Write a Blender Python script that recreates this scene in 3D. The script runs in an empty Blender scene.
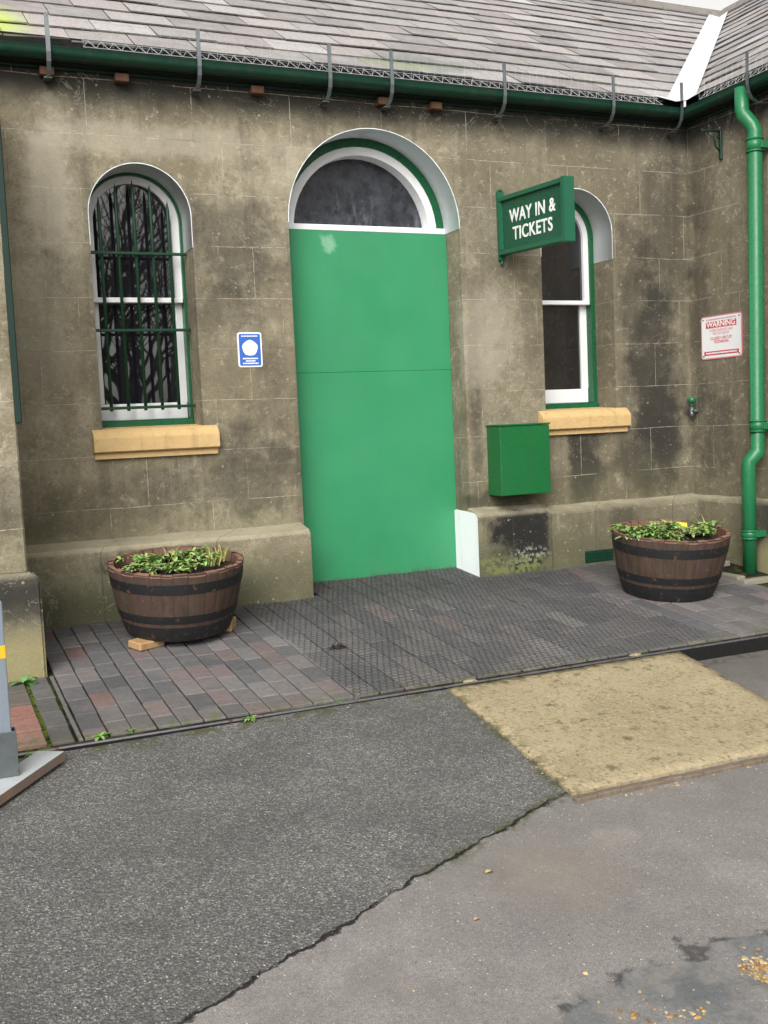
import bpy, bmesh, math, random
from mathutils import Vector, Matrix
random.seed(7)
R_ = math.radians
sc = bpy.context.scene
COL = sc.collection
GS = 0.1059                       # the forecourt falls gently away from the building
def G(x, y):
    if y > 0.3: return GS*0.3
    return GS*max(y, -7.0)

# ------------------------------------------------------------------ helpers
class MB:
    def __init__(s): s.bm = bmesh.new(); s.cl = s.bm.loops.layers.float_color.new('col')
    def face(s, pts, col=None, smooth=False):
        vs = [s.bm.verts.new(p) for p in pts]
        try: f = s.bm.faces.new(vs)
        except ValueError: return None
        f.smooth = smooth
        if col is not None:
            for l in f.loops: l[s.cl] = (*col, 1) if len(col) == 3 else col
        return f
    def box(s, x0, x1, y0, y1, z0, z1, bev=0.0, mat=None, col=None, seg=1):
        t = bmesh.new(); bmesh.ops.create_cube(t, size=1)
        for v in t.verts:
            v.co = Vector(((x0+x1)/2+v.co.x*(x1-x0), (y0+y1)/2+v.co.y*(y1-y0), (z0+z1)/2+v.co.z*(z1-z0)))
        if bev > 0: bmesh.ops.bevel(t, geom=list(t.edges), offset=bev, segments=seg, affect='EDGES', profile=.5)
        s.merge(t, mat, col)
    def merge(s, t, mat=None, col=None):
        mp = {}
        for v in t.verts: mp[v] = s.bm.verts.new(mat @ v.co if mat else v.co)
        for f in t.faces:
            try: g = s.bm.faces.new([mp[v] for v in f.verts])
            except ValueError: continue
            g.smooth = f.smooth
            if col is not None:
                for l in g.loops: l[s.cl] = (*col, 1)
        t.free()
    def tube(s, pts, r, n=8, col=None, smooth=True, caps=True):
        pts = [Vector(p) for p in pts]
        rs = r if isinstance(r, (list, tuple)) else [r]*len(pts)
        rings = []; u = None
        for i, p in enumerate(pts):
            a = pts[max(i-1, 0)]; b = pts[min(i+1, len(pts)-1)]
            d = (b-a).normalized() if (b-a).length > 1e-9 else Vector((0, 0, 1))
            k = 1.0
            if 0 < i < len(pts)-1:
                c = (p-a).normalized().dot(d); k = 1/max(c, .5)
            if u is None:
                up = Vector((0, 0, 1)) if abs(d.z) < .9 else Vector((0, 1, 0)); u = d.cross(up).normalized()
            else: u = (u-d*u.dot(d)).normalized()
            w = d.cross(u).normalized()
            rings.append([s.bm.verts.new(p+(u*math.cos(6.28318*j/n)+w*math.sin(6.28318*j/n))*rs[i]*k) for j in range(n)])
        fs = []
        for A, B in zip(rings, rings[1:]):
            for j in range(n):
                f = s.bm.faces.new((A[j], A[(j+1) % n], B[(j+1) % n], B[j])); f.smooth = smooth; fs.append(f)
        if caps and n > 2:
            fs.append(s.bm.faces.new(rings[0][::-1])); fs.append(s.bm.faces.new(rings[-1]))
        if col is not None:
            for f in fs:
                for l in f.loops: l[s.cl] = (*col, 1)
    def build(s, name, mat, parent=None, kind=None, norm=True, weld=0):
        if weld: bmesh.ops.remove_doubles(s.bm, verts=s.bm.verts, dist=weld)
        if norm: bmesh.ops.recalc_face_normals(s.bm, faces=s.bm.faces)
        me = bpy.data.meshes.new(name); s.bm.to_mesh(me); s.bm.free()
        me.materials.append(mat)
        o = bpy.data.objects.new(name, me); COL.objects.link(o)
        if parent: setparent(o, parent)
        if kind: o['kind'] = kind
        return o
def wm(o):
    m = o.matrix_basis.copy()
    p = o.parent
    while p: m = p.matrix_basis @ o.matrix_parent_inverse @ m if False else p.matrix_basis @ m; p = p.parent
    return m
def setparent(o, parent, keep_local=False):
    """geometry was written in world coordinates: shift it into the parent's frame"""
    o.parent = parent
    if o.type == 'MESH' and not keep_local and not parent.get('_local'):
        o.data.transform(wm(parent).inverted())
def empty(name, loc=(0, 0, 0), rot=(0, 0, 0)):
    o = bpy.data.objects.new(name, None); COL.objects.link(o)
    o.location = loc; o.rotation_euler = rot; o.empty_display_size = .1
    return o
def tag(o, label=None, cat=None, group=None, kind=None):
    for k, v in (('label', label), ('category', cat), ('group', group), ('kind', kind)):
        if v: o[k] = v
    return o
def copy_tree(o, parent=None):
    c = o.copy(); COL.objects.link(c); c.parent = parent
    for ch in list(o.children): copy_tree(ch, c)
    return c

# ------------------------------------------------------------------ node helper
class NT:
    def __init__(s, name):
        s.m = bpy.data.materials.new(name); s.m.use_nodes = True; s.t = s.m.node_tree
        s.t.nodes.clear()
        s.out = s.t.nodes.new('ShaderNodeOutputMaterial'); s.b = s.t.nodes.new('ShaderNodeBsdfPrincipled')
        s.t.links.new(s.b.outputs[0], s.out.inputs[0])
        g = s.t.nodes.new('ShaderNodeNewGeometry'); s.pos = g.outputs['Position']; s.geo = g
        sp = s.t.nodes.new('ShaderNodeSeparateXYZ'); s.t.links.new(s.pos, sp.inputs[0])
        s.X, s.Y, s.Z = sp.outputs
    def _in(s, sock, v):
        if v is None: return
        if hasattr(v, 'is_linked') or isinstance(v, bpy.types.NodeSocket): s.t.links.new(v, sock)
        elif isinstance(v, (tuple, list)) and len(v) == 3 and sock.type == 'RGBA': sock.default_value = (*v, 1)
        else: sock.default_value = v
    def math(s, op, a, b=None, c=None, clamp=False):
        n = s.t.nodes.new('ShaderNodeMath'); n.operation = op; n.use_clamp = clamp
        for i, v in enumerate((a, b, c)): s._in(n.inputs[i], v)
        return n.outputs[0]
    def add(s, a, b): return s.math('ADD', a, b)
    def sub(s, a, b): return s.math('SUBTRACT', a, b)
    def mul(s, a, b, clamp=False): return s.math('MULTIPLY', a, b, clamp=clamp)
    def mx(s, a, b): return s.math('MAXIMUM', a, b)
    def vec(s, x, y, z):
        n = s.t.nodes.new('ShaderNodeCombineXYZ')
        for i, v in enumerate((x, y, z)): s._in(n.inputs[i], v)
        return n.outputs[0]
    def scale(s, v, k):
        n = s.t.nodes.new('ShaderNodeVectorMath'); n.operation = 'MULTIPLY'; s._in(n.inputs[0], v); n.inputs[1].default_value = k
        return n.outputs[0]
    def noise(s, sc_, det=4, rough=.55, vec=None, dist=0, col=False):
        n = s.t.nodes.new('ShaderNodeTexNoise'); n.inputs['Scale'].default_value = sc_; n.inputs['Detail'].default_value = det
        n.inputs['Roughness'].default_value = rough; n.inputs['Distortion'].default_value = dist
        s._in(n.inputs['Vector'], vec if vec is not None else s.pos)
        return n.outputs['Color' if col else 'Fac']
    def voro(s, sc_, feat='F1', vec=None, out='Distance', rnd=1):
        n = s.t.nodes.new('ShaderNodeTexVoronoi'); n.feature = feat; n.inputs['Scale'].default_value = sc_; n.inputs['Randomness'].default_value = rnd
        s._in(n.inputs['Vector'], vec if vec is not None else s.pos)
        return n.outputs[out]
    def ramp(s, v, a, b, lo=0., hi=1., smooth=True):
        n = s.t.nodes.new('ShaderNodeMapRange'); n.interpolation_type = 'SMOOTHSTEP' if smooth else 'LINEAR'
        s._in(n.inputs[0], v)
        for i, q in enumerate((a, b, lo, hi)): s._in(n.inputs[1+i], q)
        return n.outputs[0]
    def mix(s, f, a, b, mode='MIX'):
        n = s.t.nodes.new('ShaderNodeMix'); n.data_type = 'RGBA'; n.blend_type = mode
        s._in(n.inputs[0], f); s._in(n.inputs[6], a); s._in(n.inputs[7], b)
        return n.outputs[2]
    def attr(s, name='col'):
        n = s.t.nodes.new('ShaderNodeAttribute'); n.attribute_name = name; return n.outputs['Color']
    def rnd(s):
        n = s.t.nodes.new('ShaderNodeObjectInfo'); return n.outputs['Random']
    def bump(s, h, st=.3, dist=.01):
        n = s.t.nodes.new('ShaderNodeBump'); n.inputs['Strength'].default_value = st; n.inputs['Distance'].default_value = dist
        s._in(n.inputs['Height'], h)
        if getattr(s, '_bn', None): s.t.links.new(s._bn, n.inputs['Normal'])
        s._bn = n.outputs[0]; s.t.links.new(n.outputs[0], s.b.inputs['Normal'])
    def blob(s, u, w, cu, cw, ru, rw, warp=None):
        a = s.math('DIVIDE', s.sub(u, cu), ru); b = s.math('DIVIDE', s.sub(w, cw), rw)
        d = s.math('SQRT', s.add(s.mul(a, a), s.mul(b, b)))
        if warp is not None: d = s.add(d, warp)
        return s.ramp(d, 1.25, .45)
    def done(s, col, rough=.8, metal=0, spec=.4):
        s._in(s.b.inputs['Base Color'], col); s._in(s.b.inputs['Roughness'], rough)
        s._in(s.b.inputs['Metallic'], metal); s._in(s.b.inputs['Specular IOR Level'], spec)
        return s.m

def paint(name, c, rough=.4, dirt=.35, dirtcol=(.05, .05, .035), bump=.15, wear=None):
    n = NT(name)
    a = n.noise(2.2, 5); b = n.noise(28, 4); st = n.noise(1, 4, vec=n.scale(n.pos, (14, 14, 1.2)))
    col = n.mix(n.ramp(a, .3, .75, 0, .5), tuple(c), tuple(q*.82 for q in c))
    col = n.mix(n.mul(n.ramp(st, .5, .8), dirt), col, dirtcol)
    col = n.mix(n.mul(n.ramp(b, .52, .80), dirt*.5), col, dirtcol)
    if wear: col = n.mix(n.ramp(n.noise(45, 6, .65), .66, .70), col, wear)
    n.bump(n.noise(60, 4), bump, .004); n.bump(n.noise(6, 3), bump, .01)
    return n.done(col, n.ramp(b, .2, .8, rough-.08, rough+.15))

# ---- stained lined render of the station walls
def wall_material(name, plinth=False):
    n = NT(name)
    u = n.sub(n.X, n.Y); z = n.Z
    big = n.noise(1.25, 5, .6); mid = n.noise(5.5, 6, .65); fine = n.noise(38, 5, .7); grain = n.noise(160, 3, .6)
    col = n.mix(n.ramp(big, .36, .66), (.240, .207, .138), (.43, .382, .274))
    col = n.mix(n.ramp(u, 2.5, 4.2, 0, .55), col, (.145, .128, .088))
    col = n.mix(n.ramp(mid, .34, .68, 0, .6), col, (.135, .115, .078))
    col = n.mix(n.ramp(n.noise(9, 5, .7, dist=.6), .56, .72, 0, .45), col, (.50, .445, .34))
    mot = n.noise(21, 6, .78)
    col = n.mix(n.ramp(mot, .54, .60, 0, .42), col, (.12, .105, .072))
    col = n.mix(n.ramp(n.noise(17, 6, .8, vec=n.scale(n.pos, (1, 1, 1.3)), dist=.3), .565, .62, 0, .45), col, (.56, .51, .39))
    col = n.mix(n.ramp(n.noise(75, 4, .7), .56, .64, 0, .4), col, (.11, .10, .07))
    col = n.mix(n.ramp(fine, .36, .7, 0, .36), col, (.14, .12, .085))
    # vertical weather streaks
    st = n.noise(1, 5, .6, vec=n.scale(n.pos, (9, 9, .6)))
    col = n.mix(n.ramp(st, .50, .68, 0, .5), col, (.095, .086, .066))
    # sooty areas
    w = n.mul(n.sub(n.noise(4.5, 5, .65), .5), 2.6)
    def stain(col, cu, cz, ru, rz, amt, c=(.038, .035, .030)):
        return n.mix(n.mul(n.blob(u, z, cu, cz, ru, rz, w), amt), col, c)
    if not plinth:
        for a in ((1.72, 1.98, .30, .30, .62), (1.62, 1.62, .22, .16, .45), (1.75, .70, .33, .25, .62), (1.25, .70, .22, .16, .4),
                  (3.35, 1.95, .2, .5, .3), (4.02, .62, .13, .30, .95), (3.93, .8, .05, .16, .8), (4.60, 1.2, .22, .75, .85), (4.66, .8, .18, .4, .8), (4.45, 1.75, .14, .5, .5), (3.22, 1.2, .05, .7, .55), (3.3, .45, .3, .08, .9), (5.0, 1.6, .10, .8, .5), (4.5, .62, .26, .3, .66), (4.72, 2.1, .25, .6, .5),
                  (3.95, .72, .07, .14, .6), (5.1, .75, .25, .3, .55), (5.05, 2.4, .14, .5, .35), (3.5, .42, .2, .1, .8), (1.9, 1.1, .12, .35, .3), (.75, .55, .5, .14, .35)):
            col = stain(col, *a)
        for a in ((.75, 2.25, .14, .4, .6), (1.35, 2.52, .8, .10, .4), (.62, 1.6, .2, .5, .3), (3.3, 1.45, .25, .35, .4), (2.1, 2.35, .3, .12, .35)):
            col = stain(col, *a, (.52, .47, .37))
        col = n.mix(n.ramp(n.add(z, n.mul(w, .05)), 2.60, 2.79, 0, .96), col, (.024, .023, .020))  # dirt plus the shade of the eaves, both painted into the wall colour
        # algae near the plinth
        col = n.mix(n.ramp(n.add(z, n.mul(w, .12)), .75, .38, 0, .4), col, (.13, .125, .07))
    else:
        col = n.mix(n.ramp(n.add(z, n.mul(w, .10)), .42, .0, .1, .6), col, (.13, .13, .068))
        col = n.mix(n.ramp(mid, .45, .75, 0, .4), col, (.30, .265, .18))
        col = n.mix(n.mul(n.ramp(n.Y, -.4, -.2), n.mul(n.ramp(z, .30, .05), n.ramp(big, .3, .6, .3, .9))), col, (.085, .085, .05))
        for a in ((3.57, .24, .20, .20, 1.0), (3.60, .16, .15, .26, 1.0), (3.70, .22, .09, .28, .95), (3.52, .37, .2, .10, .85), (-.2, .2, .5, .3, .3), (1.25, .28, .2, .06, .75), (4.35, .2, .12, .2, .45), (.36, -.02, .01, .01, 0)):
            col = stain(col, *a, (.018, .018, .017))
        # near pier plinth: sooty upper part, mossy below
        pier = n.ramp(n.Y, -.55, -.75)
        col = n.mix(n.mul(pier, n.ramp(n.add(z, n.mul(w, .06)), .10, .20, 0, .85)), col, (.035, .033, .032))
        col = n.mix(n.mul(pier, n.ramp(n.add(z, n.mul(w, .06)), .14, .02, 0, .75)), col, (.33, .29, .15))
        moss = n.mul(n.blob(u, z, 3.52, .035, .30, .07, w), n.ramp(n.noise(30, 4), .40, .55))
        col = n.mix(moss, col, (.16, .18, .065))
        col = n.mix(n.mul(n.blob(u, z, 3.62, .10, .17, .05, w), n.ramp(n.noise(40, 4), .5, .56)), col, (.24, .25, .20))
        col = n.mix(n.mul(n.ramp(z, .335, .375), n.ramp(mid, .3, .6, .2, .75)), col, (.42, .38, .27))
    # false ashlar joints
    row = .2815
    zz = n.math('DIVIDE', n.sub(n.add(z, n.mul(n.sub(n.noise(1.6, 3), .5), .03)), .002 if not plinth else 10.), row)
    ri = n.math('FLOOR', zz)
    fr = n.sub(zz, ri)
    hl = n.ramp(n.math('ABSOLUTE', n.sub(fr, .5)), .5-.0085, .5-.004)
    off = n.mul(n.math('MODULO', ri, 2), .5)
    jig = n.mul(n.math('FRACT', n.mul(ri, .37)), .35)
    uu = n.add(n.add(n.math('DIVIDE', n.sub(u, .18), .565), off), jig)
    fu = n.math('FRACT', n.add(uu, 20))
    vl = n.ramp(n.math('ABSOLUTE', n.sub(fu, .5)), .5-.0042, .5-.002)
    keep = n.mul(n.ramp(n.noise(3.1, 4, .6), .36, .56), n.ramp(n.noise(26, 4, .7), .36, .56, .25, 1))
    ln = n.mul(n.mx(hl, vl), keep)
    edge = n.mx(hl, vl)
    if plinth:
        vl2 = n.ramp(n.math('ABSOLUTE', n.sub(n.math('FRACT', n.add(n.math('DIVIDE', u, .62), .34)), .5)), .494, .497)
        ln = n.mul(vl2, keep); edge = vl2
        col = n.mix(n.mul(edge, .55), col, (.06, .055, .04))
    else:
        col = n.mix(n.mul(n.mul(edge, n.sub(1, keep)), .35), col, (.07, .06, .045))
        col = n.mix(n.mul(ln, .62), col, (.60, .55, .44))
    # pale chips and lichen specks
    v = n.voro(17); sp = n.mul(n.ramp(v, .15, .06), n.ramp(n.noise(7, 3), .44, .58))
    col = n.mix(n.mul(sp, .55), col, (.48, .44, .34))
    v2 = n.voro(60); col = n.mix(n.mul(n.ramp(v2, .18, .08), n.ramp(n.noise(11, 3), .46, .58, 0, .6)), col, (.5, .47, .38))
    scr = n.noise(2.3, 7, .62, dist=1.6)
    scl = n.mul(n.ramp(n.math('ABSOLUTE', n.sub(scr, .5)), .0065, .001), n.ramp(big, .44, .6))
    col = n.mix(n.mul(scl, .42), col, (.42, .39, .31))
    col = n.mix(n.ramp(grain, .3, .75, 0, .22), col, (.05, .045, .035))
    n.bump(n.mul(edge, -1.0), .35, .004)
    n.bump(mid, .35, .02); n.bump(fine, .5, .008); n.bump(grain, .35, .003)
    return n.done(col, .93, spec=.25)

# ---- ground
def asphalt_material():
    n = NT('asphalt_surface')
    w = n.mul(n.sub(n.noise(7, 6, .62), .5), .16); w2 = n.mul(n.sub(n.noise(45, 4), .5), .022)
    # crack line, from the slab's near corner back towards the camera's left: x as a function of y
    xs = n.X; ys = n.Y
    ln = n.add(n.sub(n.mul(n.sub(xs, 1.887), .44), n.add(ys, 2.853)), n.add(n.mul(w, .7), n.mul(w2, .6)))
    right = n.ramp(ln, -.006, .006)
    right = n.mx(right, n.mul(n.ramp(xs, 1.98, 2.0), n.ramp(n.add(ys, n.mul(w, .3)), -2.84, -2.90)))
    right = n.mx(right, n.ramp(xs, 2.9, 2.95))
    on = n.mul(n.ramp(xs, 2.03, 1.97), 1)
    crack = n.mul(n.mul(n.ramp(n.math('ABSOLUTE', n.add(ln, .0)), .0085, .002), on), n.ramp(n.noise(9, 3), .34, .48, .45, 1))
    v = n.voro(210); vc = n.voro(210, out='Color'); v3 = n.voro(95); vc3 = n.voro(95, out='Color')
    sp = n.t.nodes.new('ShaderNodeSeparateColor'); n.t.links.new(vc, sp.inputs[0]); r = sp.outputs[0]; g2 = sp.outputs[1]
    sp3 = n.t.nodes.new('ShaderNodeSeparateColor'); n.t.links.new(vc3, sp3.inputs[0]); r3 = sp3.outputs[0]
    big = n.noise(.9, 5, .6); mid = n.noise(6, 5, .6); fine = n.noise(70, 4, .7)
    base = n.mix(n.ramp(big, .3, .7), (.110, .106, .104), (.156, .151, .147))
    base = n.mix(n.ramp(fine, .35, .7, 0, .5), base, (0.048, 0.048, 0.051))
    stone = n.mix(g2, (0.224, 0.216, 0.208), (0.480, 0.456, 0.416))
    v0 = n.voro(150); vc0 = n.voro(150, out='Color'); sp0 = n.t.nodes.new('ShaderNodeSeparateColor'); n.t.links.new(vc0, sp0.inputs[0])
    k0 = n.math('POWER', sp0.outputs[0], 2.6)
    tone = n.mix(k0, (.03, .03, .029), (.44, .43, .40))
    A = n.mix(n.ramp(v0, .6, .35, .3, 1), base, n.mix(.5, base, tone))
    A = n.mix(n.mul(n.ramp(r, .80, .9), n.ramp(v, .42, .25)), A, stone)
    A = n.mix(n.mul(n.ramp(r3, .86, .92), n.ramp(v3, .30, .2)), A, (.46, .45, .41))
    A = n.mix(n.ramp(n.noise(3.2, 6, .7), .40, .66, 0, .35), A, (.055, .056, .052))
    A = n.mix(n.mul(n.ramp(n.noise(1.7, 4), .5, .7), .15), A, (0.072, 0.076, 0.036))
    B = n.mix(n.ramp(mid, .3, .7), (.215, .200, .192), (.280, .262, .250))
    B = n.mix(n.ramp(n.noise(.8, 4), .45, .7, 0, .5), B, (0.144, 0.134, 0.134))
    B = n.mix(n.ramp(fine, .35, .75, 0, .45), B, (0.104, 0.092, 0.090))
    B = n.mix(n.mul(n.ramp(r, .72, .8), n.ramp(v, .4, .25)), B, n.mix(g2, (0.288, 0.264, 0.248), (0.416, 0.384, 0.360)))
    B = n.mix(n.mul(n.ramp(r3, .93, .95), n.ramp(v3, .3, .18)), B, (0.528, 0.496, 0.448))
    B = n.mix(n.mul(n.ramp(n.noise(260, 3, .7), .48, .62), .6), B, (.085, .078, .073))
    B = n.mix(n.mul(n.ramp(n.voro(38), .12, .06), n.ramp(n.noise(8, 3), .45, .6)), B, (.04, .037, .034))
    B = n.mix(n.mul(n.ramp(n.noise(2.2, 6, .7), .50, .66), .45), B, (.15, .137, .13))
    B = n.mix(n.mul(n.blob(xs, ys, 1.62, -3.28, .22, .20, n.mul(w, 9)), .35), B, (0.216, 0.180, 0.144))
    B = n.mix(n.mul(n.blob(xs, ys, 1.9, -3.15, .10, .06, n.mul(w, 9)), .28), B, (0.320, 0.288, 0.248))
    col = n.mix(right, A, B)
    # bluish old patch near the camera
    pl = n.add(n.sub(n.mul(n.sub(xs, 1.45), .04), n.sub(ys, -3.75)), n.add(n.mul(w, 1.6), w2))
    pl = n.sub(pl, n.mul(n.ramp(xs, 1.30, 1.12), .35))
    patch = n.mul(n.mul(n.ramp(pl, -.004, .01), n.ramp(xs, 1.0, 1.3)), n.ramp(xs, 2.8, 2.5))
    P_ = n.mix(n.ramp(mid, .35, .65), (0.096, 0.108, 0.118), (0.144, 0.152, 0.156))
    P_ = n.mix(n.ramp(fine, .4, .7, 0, .5), P_, (0.064, 0.068, 0.072))
    P_ = n.mix(n.ramp(n.noise(14, 5), .52, .62, 0, .7), P_, (0.208, 0.188, 0.176))
    col = n.mix(n.mul(patch, n.ramp(n.noise(5, 5, .65), .36, .58, .25, .8)), col, P_)
    pe = n.mul(n.mul(n.ramp(n.math('ABSOLUTE', pl), .03, .004), n.ramp(n.noise(12, 4), .45, .58)), n.mul(n.ramp(xs, 1.1, 1.3), n.ramp(xs, 2.8, 2.5)))
    col = n.mix(n.mul(pe, .75), col, (0.024, 0.024, 0.024))
    # moss along edges and crack; asphalt darker towards the right-hand step
    mossk = n.mul(n.mul(n.ramp(n.math('ABSOLUTE', ln), .05, .005), n.ramp(n.noise(22, 4), .42, .56)), n.mul(on, n.ramp(xs, .9, 1.6)))
    mossr = n.mul(n.mul(n.ramp(n.add(ys, n.mul(w, .5)), -1.90, -1.80), n.ramp(n.noise(16, 4), .48, .6)), 1)
    mosss = n.mul(n.mul(n.ramp(n.math('ABSOLUTE', n.sub(xs, n.add(1.985, n.mul(n.sub(ys, -2.35), .085)))), .05, .01), n.ramp(n.noise(20, 4), .42, .56)), n.mul(n.ramp(ys, -2.95, -2.86), on))
    col = n.mix(n.mul(n.mx(n.mx(mossk, mossr), mosss), .8), col, (0.060, 0.066, 0.018))
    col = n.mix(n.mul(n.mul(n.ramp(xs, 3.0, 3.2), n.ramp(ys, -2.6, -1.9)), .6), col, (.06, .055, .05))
    col = n.mix(n.mul(crack, .95), col, (.008, .008, .008))
    n.bump(n.mul(crack, -1), 1.0, .02); n.bump(n.mul(n.voro(115), n.sub(1.15, right)), .6, .005); n.bump(v, .3, .002); n.bump(fine, .3, .003); n.bump(mid, .12, .02)
    return n.done(col, .88, spec=.35)

def slab_material():
    n = NT('concrete_slab_surface')
    v = n.voro(85); vc = n.voro(85, out='Color')
    sp = n.t.nodes.new('ShaderNodeSeparateColor'); n.t.links.new(vc, sp.inputs[0])
    c = n.mix(n.ramp(n.noise(3, 5), .3, .7), (0.296, 0.240, 0.144), (0.381, 0.314, 0.198))
    c = n.mix(n.mul(n.ramp(sp.outputs[0], .2, .9), .6), c, n.mix(sp.outputs[1], (0.155, 0.120, 0.071), (0.437, 0.381, 0.268)))
    c = n.mix(n.mul(n.ramp(n.noise(11, 6, .7), .56, .66), .7), c, (0.084, 0.077, 0.042))
    c = n.mix(n.ramp(n.noise(60, 4), .6, .7, 0, .6), c, (0.071, 0.057, 0.035))
    ey = n.mx(n.ramp(n.Y, -1.90, -1.82), n.ramp(n.sub(n.X, n.mul(n.sub(n.Y, -1.8), .085)), 2.10, 2.03))
    c = n.mix(n.mul(ey, n.ramp(n.noise(20, 4), .45, .6, 0, .7)), c, (0.077, 0.077, 0.028))
    n.bump(v, .5, .004); n.bump(n.noise(8, 4), .2, .02); n.bump(n.noise(90, 3), .4, .003)
    return n.done(c, .92, spec=.2)

def paver_material():
    n = NT('paving_brick'); a = n.attr()
    f = n.noise(26, 5, .65); g = n.noise(140, 3)
    c = n.mix(n.ramp(f, .35, .7, 0, .45), a, n.mix(.5, a, (.05, .045, .045)))
    c = n.mix(n.ramp(n.noise(5, 4), .5, .7, 0, .4), c, (.22, .20, .19))
    c = n.mix(n.mul(n.ramp(n.Y, -.75, -.15), .55), c, (.035, .035, .032))  # contact shade towards the wall, painted into the paver colour
    c = n.mix(n.ramp(g, .35, .75, 0, .3), c, (.04, .035, .035))
    c = n.mix(n.mul(n.ramp(n.add(n.Y, n.mul(n.noise(8, 3), .2)), -1.50, -1.62), n.mul(n.ramp(n.noise(25, 4), .5, .6), .6)), c, (.10, .11, .03))
    n.bump(f, .4, .006); n.bump(g, .4, .002)
    return n.done(c, n.ramp(f, .3, .7, .55, .8), spec=.4)
def joint_material():
    n = NT('joint_soil')
    c = n.mix(n.ramp(n.noise(14, 4), .48, .6), (.018, .016, .013), (.045, .055, .016))
    c = n.mix(n.mul(n.ramp(n.X, .50, .40), n.ramp(n.noise(30, 3), .4, .5)), c, (.09, .13, .02))
    n.bump(n.noise(120, 4), .8, .004)
    return n.done(c, .95, spec=.1)
def slate_material():
    n = NT('roof_slate'); a = n.attr()
    f = n.noise(7, 6, .65); g = n.noise(50, 5, .65)
    st = n.noise(1, 4, .6, vec=n.scale(n.pos, (22, 3, 3)))
    c = n.mix(n.ramp(f, .35, .65, 0, .4), a, (.40, .375, .37))
    c = n.mix(n.ramp(st, .45, .75, 0, .3), c, (.28, .24, .23))
    c = n.mix(n.ramp(g, .50, .64, 0, .6), c, (.17, .15, .145))
    c = n.mix(n.mul(n.blob(n.X, n.Y, 3.0, .12, .42, .16, n.mul(n.sub(n.noise(9, 4), .5), 2)), .7), c, (.16, .18, .15))
    c = n.mix(n.mul(n.blob(n.X, n.Y, 2.8, .06, .3, .07, n.mul(n.sub(n.noise(12, 4), .5), 3)), .5), c, (.24, .30, .12))
    c = n.mix(n.mul(n.blob(n.X, n.Y, .42, .15, .30, .35, n.mul(n.sub(n.noise(9, 4), .5), .6)), n.ramp(g, .2, .55, .55, .95)), c, (.42, .52, .10))
    n.bump(f, .3, .01); n.bump(g, .45, .004)
    return n.done(c, .55, spec=.5)
def wood_material(name, c1, c2, rough=.75, worn=(.30, .22, .18)):
    n = NT(name); a = n.attr()
    st = n.noise(1, 6, .65, vec=n.scale(n.pos, (60, 60, 4))); s2 = n.noise(1, 3, .6, vec=n.scale(n.pos, (14, 14, 1.5)))
    c = n.mix(n.ramp(s2, .3, .7), c1, c2)
    c = n.mix(n.ramp(st, .4, .7, 0, .6), c, tuple(q*.45 for q in c1))
    c = n.mix(n.ramp(n.noise(25, 6, .7), .6, .72, 0, .45), c, worn)
    c = n.mix(1, c, a, 'MULTIPLY')
    c = n.mix(.35, c, tuple(q*.75 for q in c2))
    n.bump(st, .4, .003)
    return n.done(c, rough, spec=.3)
def metal(name, c, rough=.45, met=.6, rust=0):
    n = NT(name)
    f = n.noise(18, 5, .65)
    col = n.mix(n.ramp(f, .35, .7, 0, .5), c, tuple(q*.6 for q in c))
    if rust: col = n.mix(n.ramp(n.noise(26, 6, .7), .62-.2*rust, .74-.2*rust), col, (.13, .06, .03))
    n.bump(n.noise(80, 4), .25, .002)
    return n.done(col, rough, met)
def leaf_material(name):
    n = NT(name); a = n.attr()
    c = n.mix(n.ramp(n.noise(40, 3), .35, .7, 0, .4), a, n.mix(.5, a, (.02, .05, .01)))
    m = n.done(c, .5, spec=.4)
    n.b.inputs['Subsurface Weight'].default_value = 0
    return m
def glass_material(name, base, dirty=0.):
    n = NT(name)
    c = base
    if dirty:
        f = n.noise(10, 7, .7); g = n.noise(55, 6, .75); st = n.noise(1, 5, .7, vec=n.scale(n.pos, (30, 30, 6)))
        c = n.mix(n.ramp(f, .34, .66, 0, 1), base, (.055, .060, .074))
        c = n.mix(n.ramp(g, .50, .64, 0, .75), c, (.020, .020, .023))
        c = n.mix(n.mul(n.ramp(st, .54, .68), n.ramp(n.Z, 2.45, 2.15, .1, .8)), c, (.13, .145, .165))
    n.bump(n.noise(2.2, 2), .12, .012)
    r = .015 if not dirty else n.ramp(n.noise(18, 5), .4, .6, .16, .42)
    m = n.done(c, r, spec=.5); n.b.inputs['IOR'].default_value = 2.0 if not dirty else 1.5
    return m

M = {}
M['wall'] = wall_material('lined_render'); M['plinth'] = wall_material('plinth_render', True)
M['green'] = paint('emerald_gloss_paint', (.010, .10, .040), .30, .25)
M['box'] = paint('leaf_green_gloss', (.010, .130, .036), .32, .2)
M['dgreen'] = paint('dark_green_paint', (.005, .040, .023), .35, .5)
M['bar'] = paint('window_bar_paint', (.006, .048, .022), .4, .3)
M['white'] = paint('white_paint', (.84, .85, .87), .45, .10, (.35, .33, .29))
M['soffit'] = paint('white_masonry_paint', (.88, .90, .94), .7, .14, (.33, .32, .29), .35)
M['cream'] = paint('ochre_sill_paint', (.60, .41, .19), .7, .55, (.28, .19, .09), .8)
M['pipe'] = paint('pipe_green_paint', (.018, .165, .065), .28, .25)
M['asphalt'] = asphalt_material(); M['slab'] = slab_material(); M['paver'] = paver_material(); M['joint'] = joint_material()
M['slate'] = slate_material()
M['lead'] = paint('pale_valley_lining', (.62, .64, .66), .6, .45, (.32, .32, .31), .5)
M['ridge'] = paint('ridge_tile_clay', (.20, .18, .165), .8, .5)
M['galv'] = metal('galvanised_steel', (.20, .225, .235), .42, .75, .15)
M['wire'] = metal('weathered_wire', (.050, .050, .052), .7, .1)
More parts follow.
